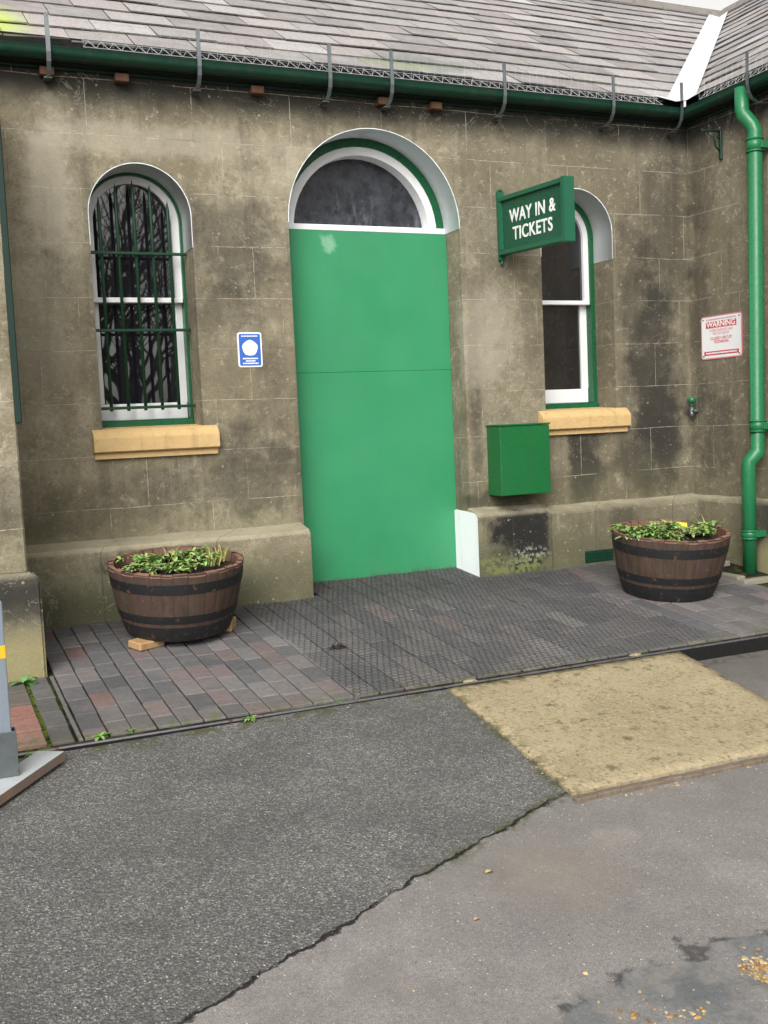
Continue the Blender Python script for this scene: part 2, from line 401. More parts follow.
M['lattice'] = metal('gutter_guard_wire', (.48, .50, .51), .5, .3)
M['steel'] = metal('worn_steel_edge', (.20, .20, .22), .38, .7, .4)
M['rust'] = metal('rusted_steel', (.045, .034, .030), .8, .25, .5)
M['black'] = metal('black_iron_hoop', (.016, .017, .019), .62, .2, .25)
M['stave'] = wood_material('oak_stave', (.062, .040, .032), (.088, .058, .046))
M['stavein'] = wood_material('oak_stave_inside', (.17, .085, .06), (.26, .15, .11))
M['block'] = wood_material('raw_timber', (.42, .25, .11), (.50, .32, .16), .8, (.2, .12, .06))
M['rafter'] = wood_material('rafter_timber', (.085, .042, .024), (.12, .06, .035), .8, (.1, .06, .04))
M['soil'] = paint('planter_soil', (.035, .024, .016), .95, .3, (.09, .06, .04), 1.)
M['leaf'] = leaf_material('leaf'); M['glass'] = glass_material('window_glass', (.010, .010, .013)); M['fan'] = glass_material('grimy_fanlight_glass', (.018, .019, .024), 1.)
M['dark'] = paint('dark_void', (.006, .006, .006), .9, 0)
M['gully'] = paint('gully_stone', (.27, .24, .19), .9, .5, (.07, .07, .05), .6)

def door_material():
    n = NT('door_green_paint')
    c = n.mix(n.ramp(n.noise(1.6, 4), .3, .7), (.030, .232, .100), (.039, .265, .119))
    c = n.mix(n.ramp(n.noise(1, 4, .6, vec=n.scale(n.pos, (5, 5, 1.2))), .5, .75, 0, .25), c, (.03, .27, .11))
    c = n.mix(n.mul(n.blob(n.X, n.Z, 2.355, 2.035, .055, .055, n.mul(n.sub(n.noise(20, 4), .5), 2)), .45), c, (.35, .58, .44))
    c = n.mix(n.mul(n.ramp(n.Z, .25, .04), n.ramp(n.noise(9, 5), .45, .7, 0, .4)), c, (.06, .22, .11))
    c = n.mix(n.ramp(n.noise(1, 5, .65, vec=n.scale(n.pos, (16, 16, .8))), .55, .8, 0, .30), c, (.05, .17, .09))
    c = n.mix(n.ramp(n.noise(35, 6, .75), .60, .68, 0, .16), c, (.13, .36, .22))
    c = n.mix(n.mul(n.ramp(n.Z, .05, .02), n.ramp(n.noise(12, 4), .4, .7, 0, .6)), c, (.06, .10, .05))
    v = n.voro(9); c = n.mix(n.mul(n.ramp(v, .035, .02), .8), c, (.10, .10, .06))
    n.bump(n.noise(3, 3), .12, .02); n.bump(n.noise(90, 3), .1, .002)
    return n.done(c, n.ramp(n.noise(4, 4), .3, .7, .30, .46), spec=.5)
M['door'] = door_material()

# ------------------------------------------------------------------ station building
B = empty('station_building'); tag(B, 'old stone-rendered station building with green door, arched windows and slate roof', 'building')
XW = 4.901; ZT = 2.93; XL = .435
SP = 2.125                                  # springing of all arches
OPEN = [(.941, 1.491, .985), (2.051, 3.152, -.05), (3.729, 4.279, .985)]
def arch_pts(x0, x1, n=28):
    c = (x0+x1)/2; r = (x1-x0)/2
    return [(c-r*math.cos(math.pi*i/n), SP+r*math.sin(math.pi*i/n)) for i in range(n+1)]
m = MB(); xs = -0.6
for (x0, x1, zb) in OPEN:
    m.face([(xs, 0, -.12), (x0, 0, -.12), (x0, 0, ZT), (xs, 0, ZT)])
    if zb > 0: m.face([(x0, 0, -.12), (x1, 0, -.12), (x1, 0, zb), (x0, 0, zb)])
    P = arch_pts(x0, x1)
    for a, b in zip(P, P[1:]): m.face([(a[0], 0, a[1]), (b[0], 0, b[1]), (b[0], 0, ZT), (a[0], 0, ZT)])
    # straight reveals
    zp = 1.963 if zb > 0 else 2.118
    m.face([(x0, 0, max(zb, -.12)), (x0, .36, max(zb, -.12)), (x0, .36, zp), (x0, 0, zp)])
    m.face([(x1, 0, max(zb, -.12)), (x1, .36, max(zb, -.12)), (x1, .36, zp), (x1, 0, zp)])
    if zb > 0: m.face([(x0, 0, zb), (x1, 0, zb), (x1, .36, zb), (x0, .36, zb)])
    xs = x1
m.face([(xs, 0, -.12), (XW, 0, -.12), (XW, 0, ZT), (xs, 0, ZT)])
m.face([(-.6, 0, ZT), (XW, 0, ZT), (XW, .36, ZT), (-.6, .36, ZT)])
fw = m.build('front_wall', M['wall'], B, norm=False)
# wing (projects towards the forecourt on the right)
m = MB(); YW = -2.6; XR = 11.2
m.face([(XW, 0, -.5), (XW, YW, -.5), (XW, YW, ZT), (XW, 0, ZT)])
m.face([(XW, YW, -.5), (XR, YW, -.5), (XR, YW, ZT), (8.05, YW, 5.0), (XW, YW, ZT)])
m.face([(XR, YW, -.5), (XR, 6, -.5), (XR, 6, ZT), (XR, YW, ZT)])
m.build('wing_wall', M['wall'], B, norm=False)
m = MB()   # rear and interior blocker
m.face([(-.6, 6.2, -.2), (XR, 6.2, -.2), (XR, 6.2, ZT), (-.6, 6.2, ZT)]); m.face([(-.6, .36, -.2), (-.6, 6.2, -.2), (-.6, 6.2, ZT), (-.6, 3.1, 4.95), (-.6, .36, ZT)])
m.build('rear_wall', M['wall'], B, norm=False)

def extr(poly, x0, x1, axis='x'):
    """prism: poly = [(y,z)] swept along x (or [(x,z)] along y)"""
    t = bmesh.new(); A = []; C_ = []
    for (a, b) in poly:
        A.append(t.verts.new((x0, a, b) if axis == 'x' else (a, x0, b))); C_.append(t.verts.new((x1, a, b) if axis == 'x' else (a, x1, b)))
    k = len(poly)
    for i in range(k): t.faces.new((A[i], A[(i+1) % k], C_[(i+1) % k], C_[i]))
    t.faces.new(A[::-1]); t.faces.new(C_)
    return t
# plinths: battered top, slightly uneven edges
def plinth_run(m, x0, x1, yf, zt, zb=-.35):
    steps = max(2, int((x1-x0)/.12)); prev = None
    rr = random.Random(int(x0*100))
    prof = [(0.0, zt+.028), (yf+.022, zt), (yf, zt-.022), (yf, zb)]
    rows = []
    for i in range(steps+1):
        x = x0+(x1-x0)*i/steps; j = rr.uniform(-.004, .004); k = rr.uniform(-.004, .004)
        rows.append([m.bm.verts.new((x, a+(j if a < -.01 else 0), b+(k if q < 3 else 0))) for q, (a, b) in enumerate(prof)])
    for A, C_ in zip(rows, rows[1:]):
        for i in range(3): m.bm.faces.new((A[i], C_[i], C_[i+1], A[i+1]))
    for E in (rows[0], rows[-1]):
        e = m.bm.verts.new((E[0].co.x, 0.0, zb)); m.bm.faces.new(E+[e])
m = MB(); plinth_run(m, -.6, 2.03, -.165, .375); m.build('plinth', M['plinth'], B)
m = MB(); plinth_run(m, 3.135, 3.66, -.125, .375); m.build('plinth', M['plinth'], B)
m = MB(); plinth_run(m, 3.662, XW-.002, -.135, .352); m.build('plinth', M['plinth'], B)
# quoin return under door jamb, painted white on its side
m = MB()
m.face([(3.133, -.125, -.03), (3.133, -.126, .345), (3.133, -.115, .368), (3.133, -.09, .380), (3.133, -.03, .384), (3.133, .02, .386), (3.133, .155, .392), (3.133, .168, .384), (3.133, .172, .2), (3.133, .170, 0.0)])
m.box(3.1335, 3.1525, -.001, .175, -.1, .384)
m.build('white_painted_reveal', M['soffit'], B, norm=False)
# wing plinth
m = MB()
prof = [(XW+.0, .378), (XW-.045, .362), (XW-.060, .34), (XW-.060, -.7)]
t = bmesh.new(); rows = []
for i in range(24):
    y = -.02-i*(2.58/23); k = random.uniform(-.004, .004)
    rows.append([t.verts.new((a+k, y, b+k)) for a, b in prof])
for A, C_ in zip(rows, rows[1:]):
    for i in range(3): t.faces.new((A[i], A[i+1], C_[i+1], C_[i]))
m.merge(t); m.build('plinth', M['plinth'], B)

# left projecting pier of the building
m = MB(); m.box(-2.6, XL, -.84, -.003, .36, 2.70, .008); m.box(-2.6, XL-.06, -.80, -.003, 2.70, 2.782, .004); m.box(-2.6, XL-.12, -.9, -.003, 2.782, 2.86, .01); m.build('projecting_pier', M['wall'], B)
m = MB()
t = extr([(-2.6, -.6), (XL+.045, -.6), (XL+.045, .335), (XL+.02, .365), (-2.6, .365)], -.92, -.10, 'y')
bmesh.ops.bevel(t, geom=[e for e in t.edges], offset=.012, segments=2, affect='EDGES'); m.merge(t)
m.build('plinth', M['plinth'], B)
m = MB(); m.box(XL-.006, XL+.020, -.875, -.25, 1.03, 2.35, .004); o = m.build('notice_board', paint('board_green', (.004, .024, .017), .5, .3)); 
tag(o, 'dark green board edge fixed to the corner of the left stone pier', 'board')

# ---- openings
def ring(m, x0, x1, w, y0, y1, zb=None, steps=28, legs=True):
    """arched band: outer profile x0..x1, thickness w, from y0 to y1, legs down to zb"""
    O = arch_pts(x0, x1, steps); I = []
    c = (x0+x1)/2; r = (x1-x0)/2-w
    I = [(c-r*math.cos(math.pi*i/steps), SP+r*math.sin(math.pi*i/steps)) for i in range(steps+1)]
    if legs: O = [(x0, zb)]+O+[(x1, zb)]; I = [(x0+w, zb)]+I+[(x1-w, zb)]
    for k in range(len(O)-1):
        a, b, c_, d = O[k], O[k+1], I[k+1], I[k]
        q = lambda p, y: (p[0], y, p[1])
        m.face([q(a, y0), q(b, y0), q(c_, y0), q(d, y0)]); m.face([q(d, y0), q(c_, y0), q(c_, y1), q(d, y1)])
        m.face([q(a, y0), q(a, y1), q(b, y1), q(b, y0)])
    for k in (0, -1): m.face([q(O[k], y0), q(I[k], y0), q(I[k], y1), q(O[k], y1)])
def soffit(x0, x1, zp, depth, parent):
    m = MB(); e = .0025
    P = [(x0, zp)]+arch_pts(x0, x1, 36)+[(x1, zp)]
    c = (x0+x1)/2
    Q = []
    for (x, z) in P:
        if z <= SP: Q.append((x+e if x < c else x-e, z))
        else:
            v = Vector((c-x, SP-z)).normalized()*e; Q.append((x+v.x, z+v.y))
    rr = random.Random(3)
    F = []
    for i, (x, z) in enumerate(P):   # thin paint edge turned onto the face
        w = .0012+rr.uniform(-.0006, .0012)
        v = Vector((x-c, max(z-SP, 0))).normalized()*w if z > SP else Vector((w if x > c else -w, 0))
        F.append((x+v.x, z+v.y))
    for k in range(len(P)-1):
        a, b = Q[k], Q[k+1]
        m.face([(a[0], -.002, a[1]), (b[0], -.002, b[1]), (b[0], depth, b[1]), (a[0], depth, a[1])], smooth=True)
        m.face([(a[0], -.002, a[1]), (b[0], -.002, b[1]), (F[k+1][0], -.002, F[k+1][1]), (F[k][0], -.002, F[k][1])])
    return m.build('painted_arch', M['soffit'], parent, norm=False, weld=.0001)
def make_window(x0, x1, bars):
    fwid = .014 if bars else .030
    w = empty('window', ((x0+x1)/2, 0, .985)); w.parent = B
    D = .205; zb = .985
    soffit(x0, x1, 1.963, .36, w)
    m = MB(); ring(m, x0+.003, x1-.003, fwid, D, D+.10, zb+.045); m.box(x0+.004, x1-.004, D-.018, D+.09, zb, zb+.05, .004); m.build('frame', M['green'], w)
    # upper sash
    a, b = x0+fwid+.004, x1-fwid-.004; mr = 1.715
    m = MB(); ring(m, a, b, .040, D+.018, D+.055, mr+.002); m.box(a+.001, b-.001, D+.012, D+.058, mr-.026, mr+.002, .003); m.build('upper_sash', M['white'], w)
    m = MB(); m.box(a+.002, a+.048, D+.060, D+.095, 1.13, mr+.004, .003); m.box(b-.048, b+.006, D+.060, D+.095, 1.13, mr+.004, .003)
    m.box(a, b, D+.058, D+.096, 1.037, 1.13, .004); m.box(a+.003, b-.003, D+.063, D+.093, mr-.02, mr+.014, .002); m.build('lower_sash', M['white'], w)
    # sash cheeks in green (visible beside the set-back lower sash)
    m = MB()
    P = [(a+.02, mr-.01)]+[((a+b)/2-((b-a)/2-.02)*math.cos(math.pi*i/20), SP+((b-a)/2-.02)*math.sin(math.pi*i/20)) for i in range(21)]+[(b-.02, mr-.01)]
    m.face([(x, D+.040, z) for x, z in P]); m.build('pane', M['glass'], w, norm=False)
    m = MB(); m.face([(a+.02, D+.078, 1.10), (b-.02, D+.078, 1.10), (b-.02, D+.078, mr), (a+.02, D+.078, mr)]); m.build('pane', M['glass'], w, norm=False)
    m = MB()   # sill with two steps
    s0, s1 = x0-.057, x1+.075
    m.merge(extr([(.21, 1.003), (.0, .990), (-.026, .975), (-.049, .950), (-.052, .940), (-.052, .872), (-.045, .866), (.21, .866)], s0, s1))
    m.merge(extr([(.15, .8655), (-.020, .8655), (-.024, .862), (-.024, .832), (.15, .832)], s0+.006, s1-.006))
    m.build('sill', M['cream'], w)
    if bars:
        for k in range(5):
            x = x0+.084+k*.0942; top = [2.250, 2.325, 2.348, 2.325, 2.245][k]
            mb = MB(); mb.tube([(x, .170, 1.088), (x, .170, top-.05), (x, .170, top)], [.0095, .0095, .0012], 8); mb.build('bar', M['bar'], w)
        for z in (1.949, 1.530, 1.105):
            mb = MB(); mb.box(x0-.001, x1-.002, .145, .161, z-.008, z+.008, .003); mb.build('crossbar', M['bar'], w)
    return w
make_window(*OPEN[0][:2], True); make_window(*OPEN[2][:2], False)
# door
x0, x1 = OPEN[1][:2]
d = empty('door', ((x0+x1)/2, .176, 0)); d.parent = B
soffit(x0, x1, 2.118, .36, d)
m = MB(); m.box(x0+.002, x1-.002, .176, .24, .012, 1.2745, .0015); m.build('door_panel', M['door'], d)
m = MB(); m.box(x0+.002, x1-.002, .1762, .24, 1.2755, 2.113, .0015); m.build('door_panel', M['door'], d)
fl = MB(); ring(fl, x0+.004, x1-.004, .050, .200, .33, SP, legs=False); fl.build('arched_frame', M['green'], d)
fl = MB(); ring(fl, x0+.054, x1-.054, .050, .204, .31, SP+.018, legs=True)
fl.box(x0+.004, x1-.004, .1775, .31, 2.115, 2.150, .003); fl.build('fanlight_frame', M['white'], d)
c = (x0+x1)/2; r = (x1-x0)/2-.09
fl = MB(); fl.face([(c-r*math.cos(math.pi*i/32), .295, SP+.01+r*math.sin(math.pi*i/32)) for i in range(33)]); fl.build('pane', M['fan'], d, norm=False)
# air vent low on the plinth
av = MB()
av.box(3.905, 4.125, -.1385, -.133, .002, .078)
for i in range(12):
    for k in range(3): av.box(3.913+i*.0175, 3.913+i*.0175+.011, -.1425, -.1388, .010+k*.0225, .026+k*.0225, .001)
av.build('air_vent', M['dgreen'], B)

# ---- roof
TA = .64; EY, EZ = -.06, 2.985; RT = 3.16; RZ = EZ+TA*RT
L = RT/math.cos(math.atan(TA)); ux = math.cos(math.atan(TA)); uz = math.sin(math.atan(TA))
def slates(length, seed, xa):
    """slates in local frame: X along eave, Y up the slope, Z normal"""
    rr = random.Random(seed); t = bmesh.new(); cl = t.loops.layers.float_color.new('col')
    gauge = .255; wd = .345; rows = int(L/gauge)+2
    for r in range(rows):
        y = r*gauge-.015; x = xa-wd*rr.uniform(.4, .6)-(r % 2)*wd/2
        while x < xa+length:
            w = wd*rr.uniform(.93, 1.06); g = .003
            z0 = .017+rr.uniform(-.002, .006); z1 = .004; y0 = y+rr.uniform(-.007, .007); y1 = min(y+gauge*1.25, L+.01); s = rr.uniform(-.004, .004)
            th = .008
            P = [(x+g, y0, z0), (x+w-g, y0+s, z0), (x+w-g, y1, z1), (x+g, y1, z1)]
            v = [t.verts.new(p) for p in P]; v2 = [t.verts.new((p[0], p[1], p[2]-th)) for p in P]
            k = rr.uniform(.62, 1.12); h = rr.random()
            cc = [(.32, .30, .29), (.345, .31, .302), (.30, .29, .297), (.38, .362, .355)][int(h*4) % 4]
            if rr.random() < .035: cc = (.44, .45, .47)
            cc = tuple(min(q*k, .8) for q in cc)
            fs = [t.faces.new(v), t.faces.new((v[0], v2[0], v2[1], v[1])), t.faces.new((v[0], v[3], v2[3], v2[0])), t.faces.new((v[1], v2[1], v2[2], v[2]))]
            for f in fs:
                for l in f.loops: l[cl] = (*(cc if f is fs[0] else tuple(q*.25 for q in cc)), 1)
            x += w
    return t
def roof_part(name, t, mat4, cut_co, cut_no, cut2=None):
    for v in t.verts:
        v.co = mat4 @ v.co
        if mat4 is main: v.co.z -= .030*max(0, min(1, (1.7-v.co.x)/1.2))*max(0, 1-(v.co.y+.06)/1.2); v.co.z += .006*math.sin(v.co.x*2.3)*math.sin(v.co.y*1.7+1)
    for co, no in [(cut_co, cut_no)]+(cut2 or []):
        bmesh.ops.bisect_plane(t, geom=list(t.verts)+list(t.edges)+list(t.faces), plane_co=co, plane_no=no, clear_outer=True)
    me = bpy.data.meshes.new(name); t.to_mesh(me); t.free(); me.materials.append(M['slate'])
    o = bpy.data.objects.new(name, me); COL.objects.link(o); o.parent = B; return o
XE = XW+EY
main = Matrix(((1, 0, 0, 0), (0, ux, -uz, EY), (0, uz, ux, EZ), (0, 0, 0, 1)))
dv = Vector((1, -1, 0)).normalized()
vo = .062
roof_part('roof_slope', slates(9.6, 5, -1.0), main, Vector((XE, EY, 0))+(-vo)*dv, dv)
wing = Matrix(((0, ux, -uz, XE), (-1, 0, 0, 0), (0, uz, ux, EZ), (0, 0, 0, 1)))   # local X runs towards -Y
roof_part('roof_slope', slates(6.2, 9, -3.4), wing, Vector((XE, EY, 0))+(vo)*dv, -dv, [(Vector((0, YW-.08, 0)), Vector((0, -1, 0)))])
# boarding under the slates and the slopes that face away
m = MB()
m.face([(-1, EY+.03, EZ-.0), (XE, EY+.03, EZ-.0), (XE+RT, EY+RT, RZ-.02), (-1, EY+RT, RZ-.02)])
m.face([(XE+.03, EY, EZ), (XE+.03, YW-.08, EZ), (XE+RT, YW-.08, RZ-.02), (XE+RT, EY+RT, RZ-.02)])
m.face([(-1, EY+RT, RZ-.02), (XE+RT, EY+RT, RZ-.02), (XE+RT, 6.3, EZ), (-1, 6.3, EZ)])
m.face([(XE+RT, YW-.08, RZ-.02), (XR+.1, YW-.08, EZ), (XR+.1, 6.3, EZ), (XE+RT, EY+RT, RZ-.02)])
m.face([(-1, EY+.03, EZ), (-1, EY+RT, RZ-.02), (-1, 6.3, EZ)])
m.build('roof_boarding', M['ridge'], B, norm=False)
m = MB()
nrm = .018
def vp(tt, side, wd):  # point on valley edge
    p = Vector((XE+tt, EY+tt, EZ+TA*tt))
    q = p+(Vector((-wd*1.414, 0, 0)) if side < 0 else Vector((0, -wd*1.414, 0)))
    return q+Vector((0, 0, nrm+.012))
N_ = 22; wv = .092
for side in (-1, 1):
    for i in range(N_):
        a = -.06+(RT+.05)*i/N_; b = -.06+(RT+.05)*(i+1)/N_
        ca = Vector((XE+a, EY+a, EZ+TA*a+nrm)); cb = Vector((XE+b, EY+b, EZ+TA*b+nrm))
        m.face([ca, cb, vp(b, side, wv), vp(a, side, wv)], smooth=False)
# rounded dressed end over the gutter
for i in range(8):
    a0 = -math.pi*.5*i/8; a1 = -math.pi*.5*(i+1)/8
    rr_ = .17; cc = Vector((XE-.06, EY-.06, EZ+nrm-.02))
    p = lambda a: cc+Vector((-rr_*math.cos(a)*1.0, rr_*math.sin(a)*1.0, -.035))
m.face([Vector((XE-.25, EY-.0, EZ+.03)), Vector((XE-.24, EY-.06, EZ-.005)), Vector((XE-.15, EY-.10, EZ-.035)), Vector((XE-.10, EY-.15, EZ-.035)), Vector((XE-.06, EY-.24, EZ-.005)), Vector((XE, EY-.25, EZ+.03)), Vector((XE-.06, EY-.06, EZ-.015))])
m.build('valley_lining', M['lead'], B, norm=False)
m = MB()
for i in range(26):
    x = -1+i*.355
    if x > XE+RT: break
    m.merge(extr([(EY+RT-.14, RZ-.065), (EY+RT-.11, RZ-.015), (EY+RT-.03, RZ+.045), (EY+RT+.03, RZ+.045), (EY+RT+.14, RZ-.065)], x, x+.35))
for i in range(17):
    y = YW-.06+i*.355
    if y > EY+RT-.3: break
    m.merge(extr([(XE+RT-.14, RZ-.065), (XE+RT-.11, RZ-.015), (XE+RT-.03, RZ+.045), (XE+RT+.03, RZ+.045), (XE+RT+.14, RZ-.065)], y, y+.35, 'y'))
m.build('ridge_tiles', M['ridge'], B)
# fascia, gutter
GY, GZ = -.135, 2.92; gr = .055
def gutter_profile():
    P = [(-.028, GZ), (-.028, GZ-.024)]
    for i in range(9):
        a = math.pi*(i/8)
        P.append((-.082+.053*math.cos(a), GZ-.022-.036*math.sin(a)))
    P += [(-.138, GZ-.01), (-.142, GZ), (-.132, GZ+.004), (-.130, GZ-.02)]
    P += [(-.082-.044*math.cos(math.pi*i/6), GZ-.024-.026*math.sin(math.pi*i/6)) for i in range(1, 6)]
    P += [(-.036, GZ-.02), (-.036, GZ)]
    return P
GP = gutter_profile()
m = MB()
k = len(GP)
t = bmesh.new(); A = [t.verts.new((-1.0, a, b)) for a, b in GP]; Bv = [t.verts.new((XW+a, a, b)) for a, b in GP]; Cv = [t.verts.new((XW+a, YW-.1, b)) for a, b in GP]
for P1, P2 in ((A, Bv), (Bv, Cv)):
    for i in range(k): 
        f = t.faces.new((P1[i], P1[(i+1) % k], P2[(i+1) % k], P2[i])); f.smooth = 2 <= i <= 9
m.merge(t); gut = m.build('gutter', M['dgreen'], B)
m = MB(); m.box(-1, XW-.02, -.024, -.003, 2.845, 2.965, .003); m.box(XW-.024, XW-.003, YW, -.03, 2.845, 2.965, .003); m.build('fascia', M['dgreen'], B)
m = MB(); m.box(-1, XW-.10, -.078, -.070, 2.90, 2.988); m.box(XW-.078, XW-.070, YW, -.10, 2.90, 2.988); m.build('eaves_gap_shade', M['dark'], B)  # near-black strip standing for the shaded gap behind the lattice
m = MB(); m.box(-1, XW-.03, -.075, -.026, 2.856, 2.864); m.box(XW-.075, XW-.026, YW, -.076, 2.856, 2.864); m.build('shaded_soffit', M['dark'], B)  # soffit added in near-black to give the shade under the gutter
rpos = [.775, 1.153, 1.893, 2.66, 3.0]
proto = None
for x in rpos:
    if proto is None:
        m = MB(); m.box(-.036, .036, -.060, -.0005, 2.80, 2.843, .004, col=(1, 1, 1)); proto = m.build('rafter_end', M['rafter'], B); o = proto
    else: o = proto.copy(); COL.objects.link(o); o.parent = B
    o.location.x = x
# brackets that hold the mesh guard
proto = None
BX = [.775, 1.545, 2.288, 2.668, 3.414, 4.206, 4.745]
def strap(n0=Vector((0, 0, 0)), up=True):
    P = [(-.035, 2.788), (-.075, 2.790), (-.115, 2.808), (-.142, 2.842), (-.152, 2.885), (-.153, 2.94), (-.150, 3.01), (-.150, 3.075)]
    m = MB(); w = .011
    Q = []
    for i, (y, z) in enumerate(P):
        a = P[max(i-1, 0)]; b = P[min(i+1, len(P)-1)]; d = Vector((b[0]-a[0], b[1]-a[1])).normalized(); Q.append((y-d.y*.004, z+d.x*.004))
    for i in range(len(P)-1):
        a, b, c_, d_ = P[i], P[i+1], Q[i+1], Q[i]
        for x, s in ((-w, 1), (w, 1)): m.face([(x, *a), (x, *b), (x, *c_), (x, *d_)])
        m.face([(-w, *a), (w, *a), (w, *b), (-w, *b)]); m.face([(-w, *d_), (w, *d_), (w, *c_), (-w, *c_)])
    m.face([(-w, *P[-1]), (w, *P[-1]), (w, *Q[-1]), (-w, *Q[-1])])
    m.box(-.020, .020, -.075, -.012, 2.782, 2.7865); return m
for i, x in enumerate(BX):
    if proto is None: proto = strap().build('gutter_bracket', M['galv'], B, weld=.0001); o = proto
    else: o = proto.copy(); COL.objects.link(o); o.parent = B
    o.location.x = x
for y in (-.74, -1.5, -2.2):
    o = proto.copy(); COL.objects.link(o); o.parent = B; o.rotation_euler = (0, 0, R_(-90)); o.location = (XW-.0, y, 0)
# lattice guard along the gutter
m = MB()
def seg(a, b, r=.0017): m.tube([a, b], r, 4, caps=False, smooth=False)
def lattice(P0, dirv, length, out):
    n = int(length/.032); z0, z1 = 2.928, 2.976
    for i in range(n):
        a = P0+dirv*(i*.032); b = P0+dirv*((i+1)*.032)
        za, zb = (z0, z1) if i % 2 == 0 else (z1, z0)
        o1 = out*.0; 
        seg(a+Vector((0, 0, za))+(-out*.045 if za > z0 else o1), b+Vector((0, 0, zb))+(-out*.045 if zb > z0 else o1))
    seg(P0+Vector((0, 0, z0)), P0+dirv*length+Vector((0, 0, z0)), .0022)
    seg(P0-out*.045+Vector((0, 0, z1)), P0-out*.045+dirv*length+Vector((0, 0, z1)), .002)
    # fine upright mesh above
    for k in range(4): seg(P0+Vector((0, 0, 2.95+.035*k)), P0+dirv*length+Vector((0, 0, 2.95+.035*k)), .0006)
    for i in range(int(length/.05)):
        a = P0+dirv*(i*.05); seg(a+Vector((0, 0, 2.935)), a+Vector((0, 0, 3.055)), .0006)
lattice(Vector((.95, -.140, 0)), Vector((1, 0, 0)), XW-.14-.95-.16, Vector((0, -1, 0)))
lattice(Vector((XW-.140, -.30, 0)), Vector((0, -1, 0)), 2.3, Vector((-1, 0, 0)))
m.build('gutter_guard', M['lattice'], B, norm=False)

# downpipe on the wing wall
dp = empty('downpipe', (4.80, -.62, -.07)); dp.parent = B
px = XW-.075
m = MB()
m.tube([(px-.045, -.655, 2.895), (px-.045, -.655, 2.76), (px-.040, -.66, 2.735), (px-.005, -.700, 2.665), (px, -.712, 2.63), (px, -.700, .70), (px-.003, -.700, .675), (px-.055, -.682, .615), (px-.058, -.680, .59), (px-.058, -.680, -.13)],
       .043, 20); m.build('pipe', M['pipe'], dp)
for y, z, h in ((-.711, 2.50, .085), (-.701, .80, .075), (-.680, .13, .06)):
    px = XW-.075 if z > .5 else XW-.133
    m = MB(); m.tube([(px, y, z), (px, y, z+h)], .050, 20); m.tube([(px, y, z+h-.012), (px, y, z+h)], .054, 20); m.tube([(px, y, z), (px, y, z+.010)], .054, 20)
    m.box(px-.006, XW-.001, y-.066, y-.046, z+.015, z+.055, .002); m.build('collar', M['pipe'], dp)
# small cast iron bracket high on the wing wall
m = MB()
m.box(XW-.016, XW-.001, -.352, -.328, 2.55, 2.735, .003); m.tube([(XW-.008, -.34, 2.725), (XW-.15, -.34, 2.725), (XW-.155, -.34, 2.715)], .006, 6)
m.tube([(XW-.01, -.34, 2.60), (XW-.05, -.34, 2.63), (XW-.06, -.34, 2.68), (XW-.10, -.34, 2.715)], .006, 6); m.tube([(XW-.015, -.34, 2.68), (XW-.035, -.34, 2.69), (XW-.03, -.34, 2.71), (XW-.015, -.34, 2.712)], .004, 6)
tag(m.build('lamp_bracket', M['dgreen']), 'small dark green iron bracket high on the right wall beside the downpipe', 'bracket')

# ------------------------------------------------------------------ text
def text_mesh(body, size, mat, M4, parent, name='lettering', bold=.0, ext=.0012, xs=1.0, align='CENTER', spacing=1.0):
    cu = bpy.data.curves.new('t', 'FONT'); cu.body = body; cu.size = size; cu.align_x = align; cu.align_y = 'CENTER'
    cu.offset = bold; cu.extrude = ext; cu.space_character = spacing; cu.resolution_u = 4
    o = bpy.data.objects.new('t', cu); COL.objects.link(o)
    dg = bpy.context.evaluated_depsgraph_get(); dg.update()
    me = bpy.data.meshes.new_from_object(o.evaluated_get(dg)); bpy.data.objects.remove(o); bpy.data.curves.remove(cu)
    me.transform(Matrix.Diagonal((xs, 1, 1, 1))); me.transform(M4)
    me.name = name; me.materials.clear(); me.materials.append(mat)
    o = bpy.data.objects.new(name, me); COL.objects.link(o); setparent(o, parent); return o
def flat(name, c, rough=.5):
    n = NT(name); col = n.mix(n.ramp(n.noise(15, 4), .4, .7, 0, .18), c, tuple(q*.8 for q in c)); return n.done(col, rough)
M['txtw'] = flat('sign_white', (.85, .85, .83)); M['red'] = flat('sign_red', (.55, .06, .09)); M['pink'] = flat('sign_faded_red', (.62, .20, .23)); M['blue'] = flat('sign_blue', (.035, .13, .50))
M['greytxt'] = flat('sign_grey', (.45, .38, .42)); M['signw'] = flat('sign_backing', (.80, .80, .82), .35)

M['signf'] = paint('sign_frame_green', (.014, .115, .060), .4, .3)
# hanging sign WAY IN & TICKETS (perpendicular to the wall)
sx = 3.437; S_ = empty('hanging_sign', (sx, 0, 1.96)); tag(S_, 'green sign reading WAY IN & TICKETS projecting from wall right of the door', 'sign')
tilt = -.045
def sbox(m, ya, yb, za, zb, x0, x1, bev=.003):   # ya nearer to the wall
    t = bmesh.new(); bmesh.ops.create_cube(t, size=1)
    for v in t.verts:
        y = (ya+yb)/2+v.co.y*abs(ya-yb); z = (za+zb)/2+v.co.z*(zb-za); v.co = Vector(((x0+x1)/2+v.co.x*(x1-x0), y, z+(-y)*tilt))
    bmesh.ops.bevel(t, geom=list(t.edges), offset=bev, segments=2, affect='EDGES'); m.merge(t)
m = MB(); sbox(m, -.03, -.727, 1.985, 2.295, sx-.010, sx+.010, .001); m.build('panel', paint('sign_green', (.008, .082, .042), .3, .1), S_)
m = MB(); sbox(m, -.022, -.728, 2.282, 2.310, sx-.028, sx+.028); sbox(m, -.022, -.728, 1.960, 1.988, sx-.028, sx+.028)
sbox(m, -.022, -.052, 1.989, 2.281, sx-.027, sx+.027); m.build('frame', M['signf'], S_)
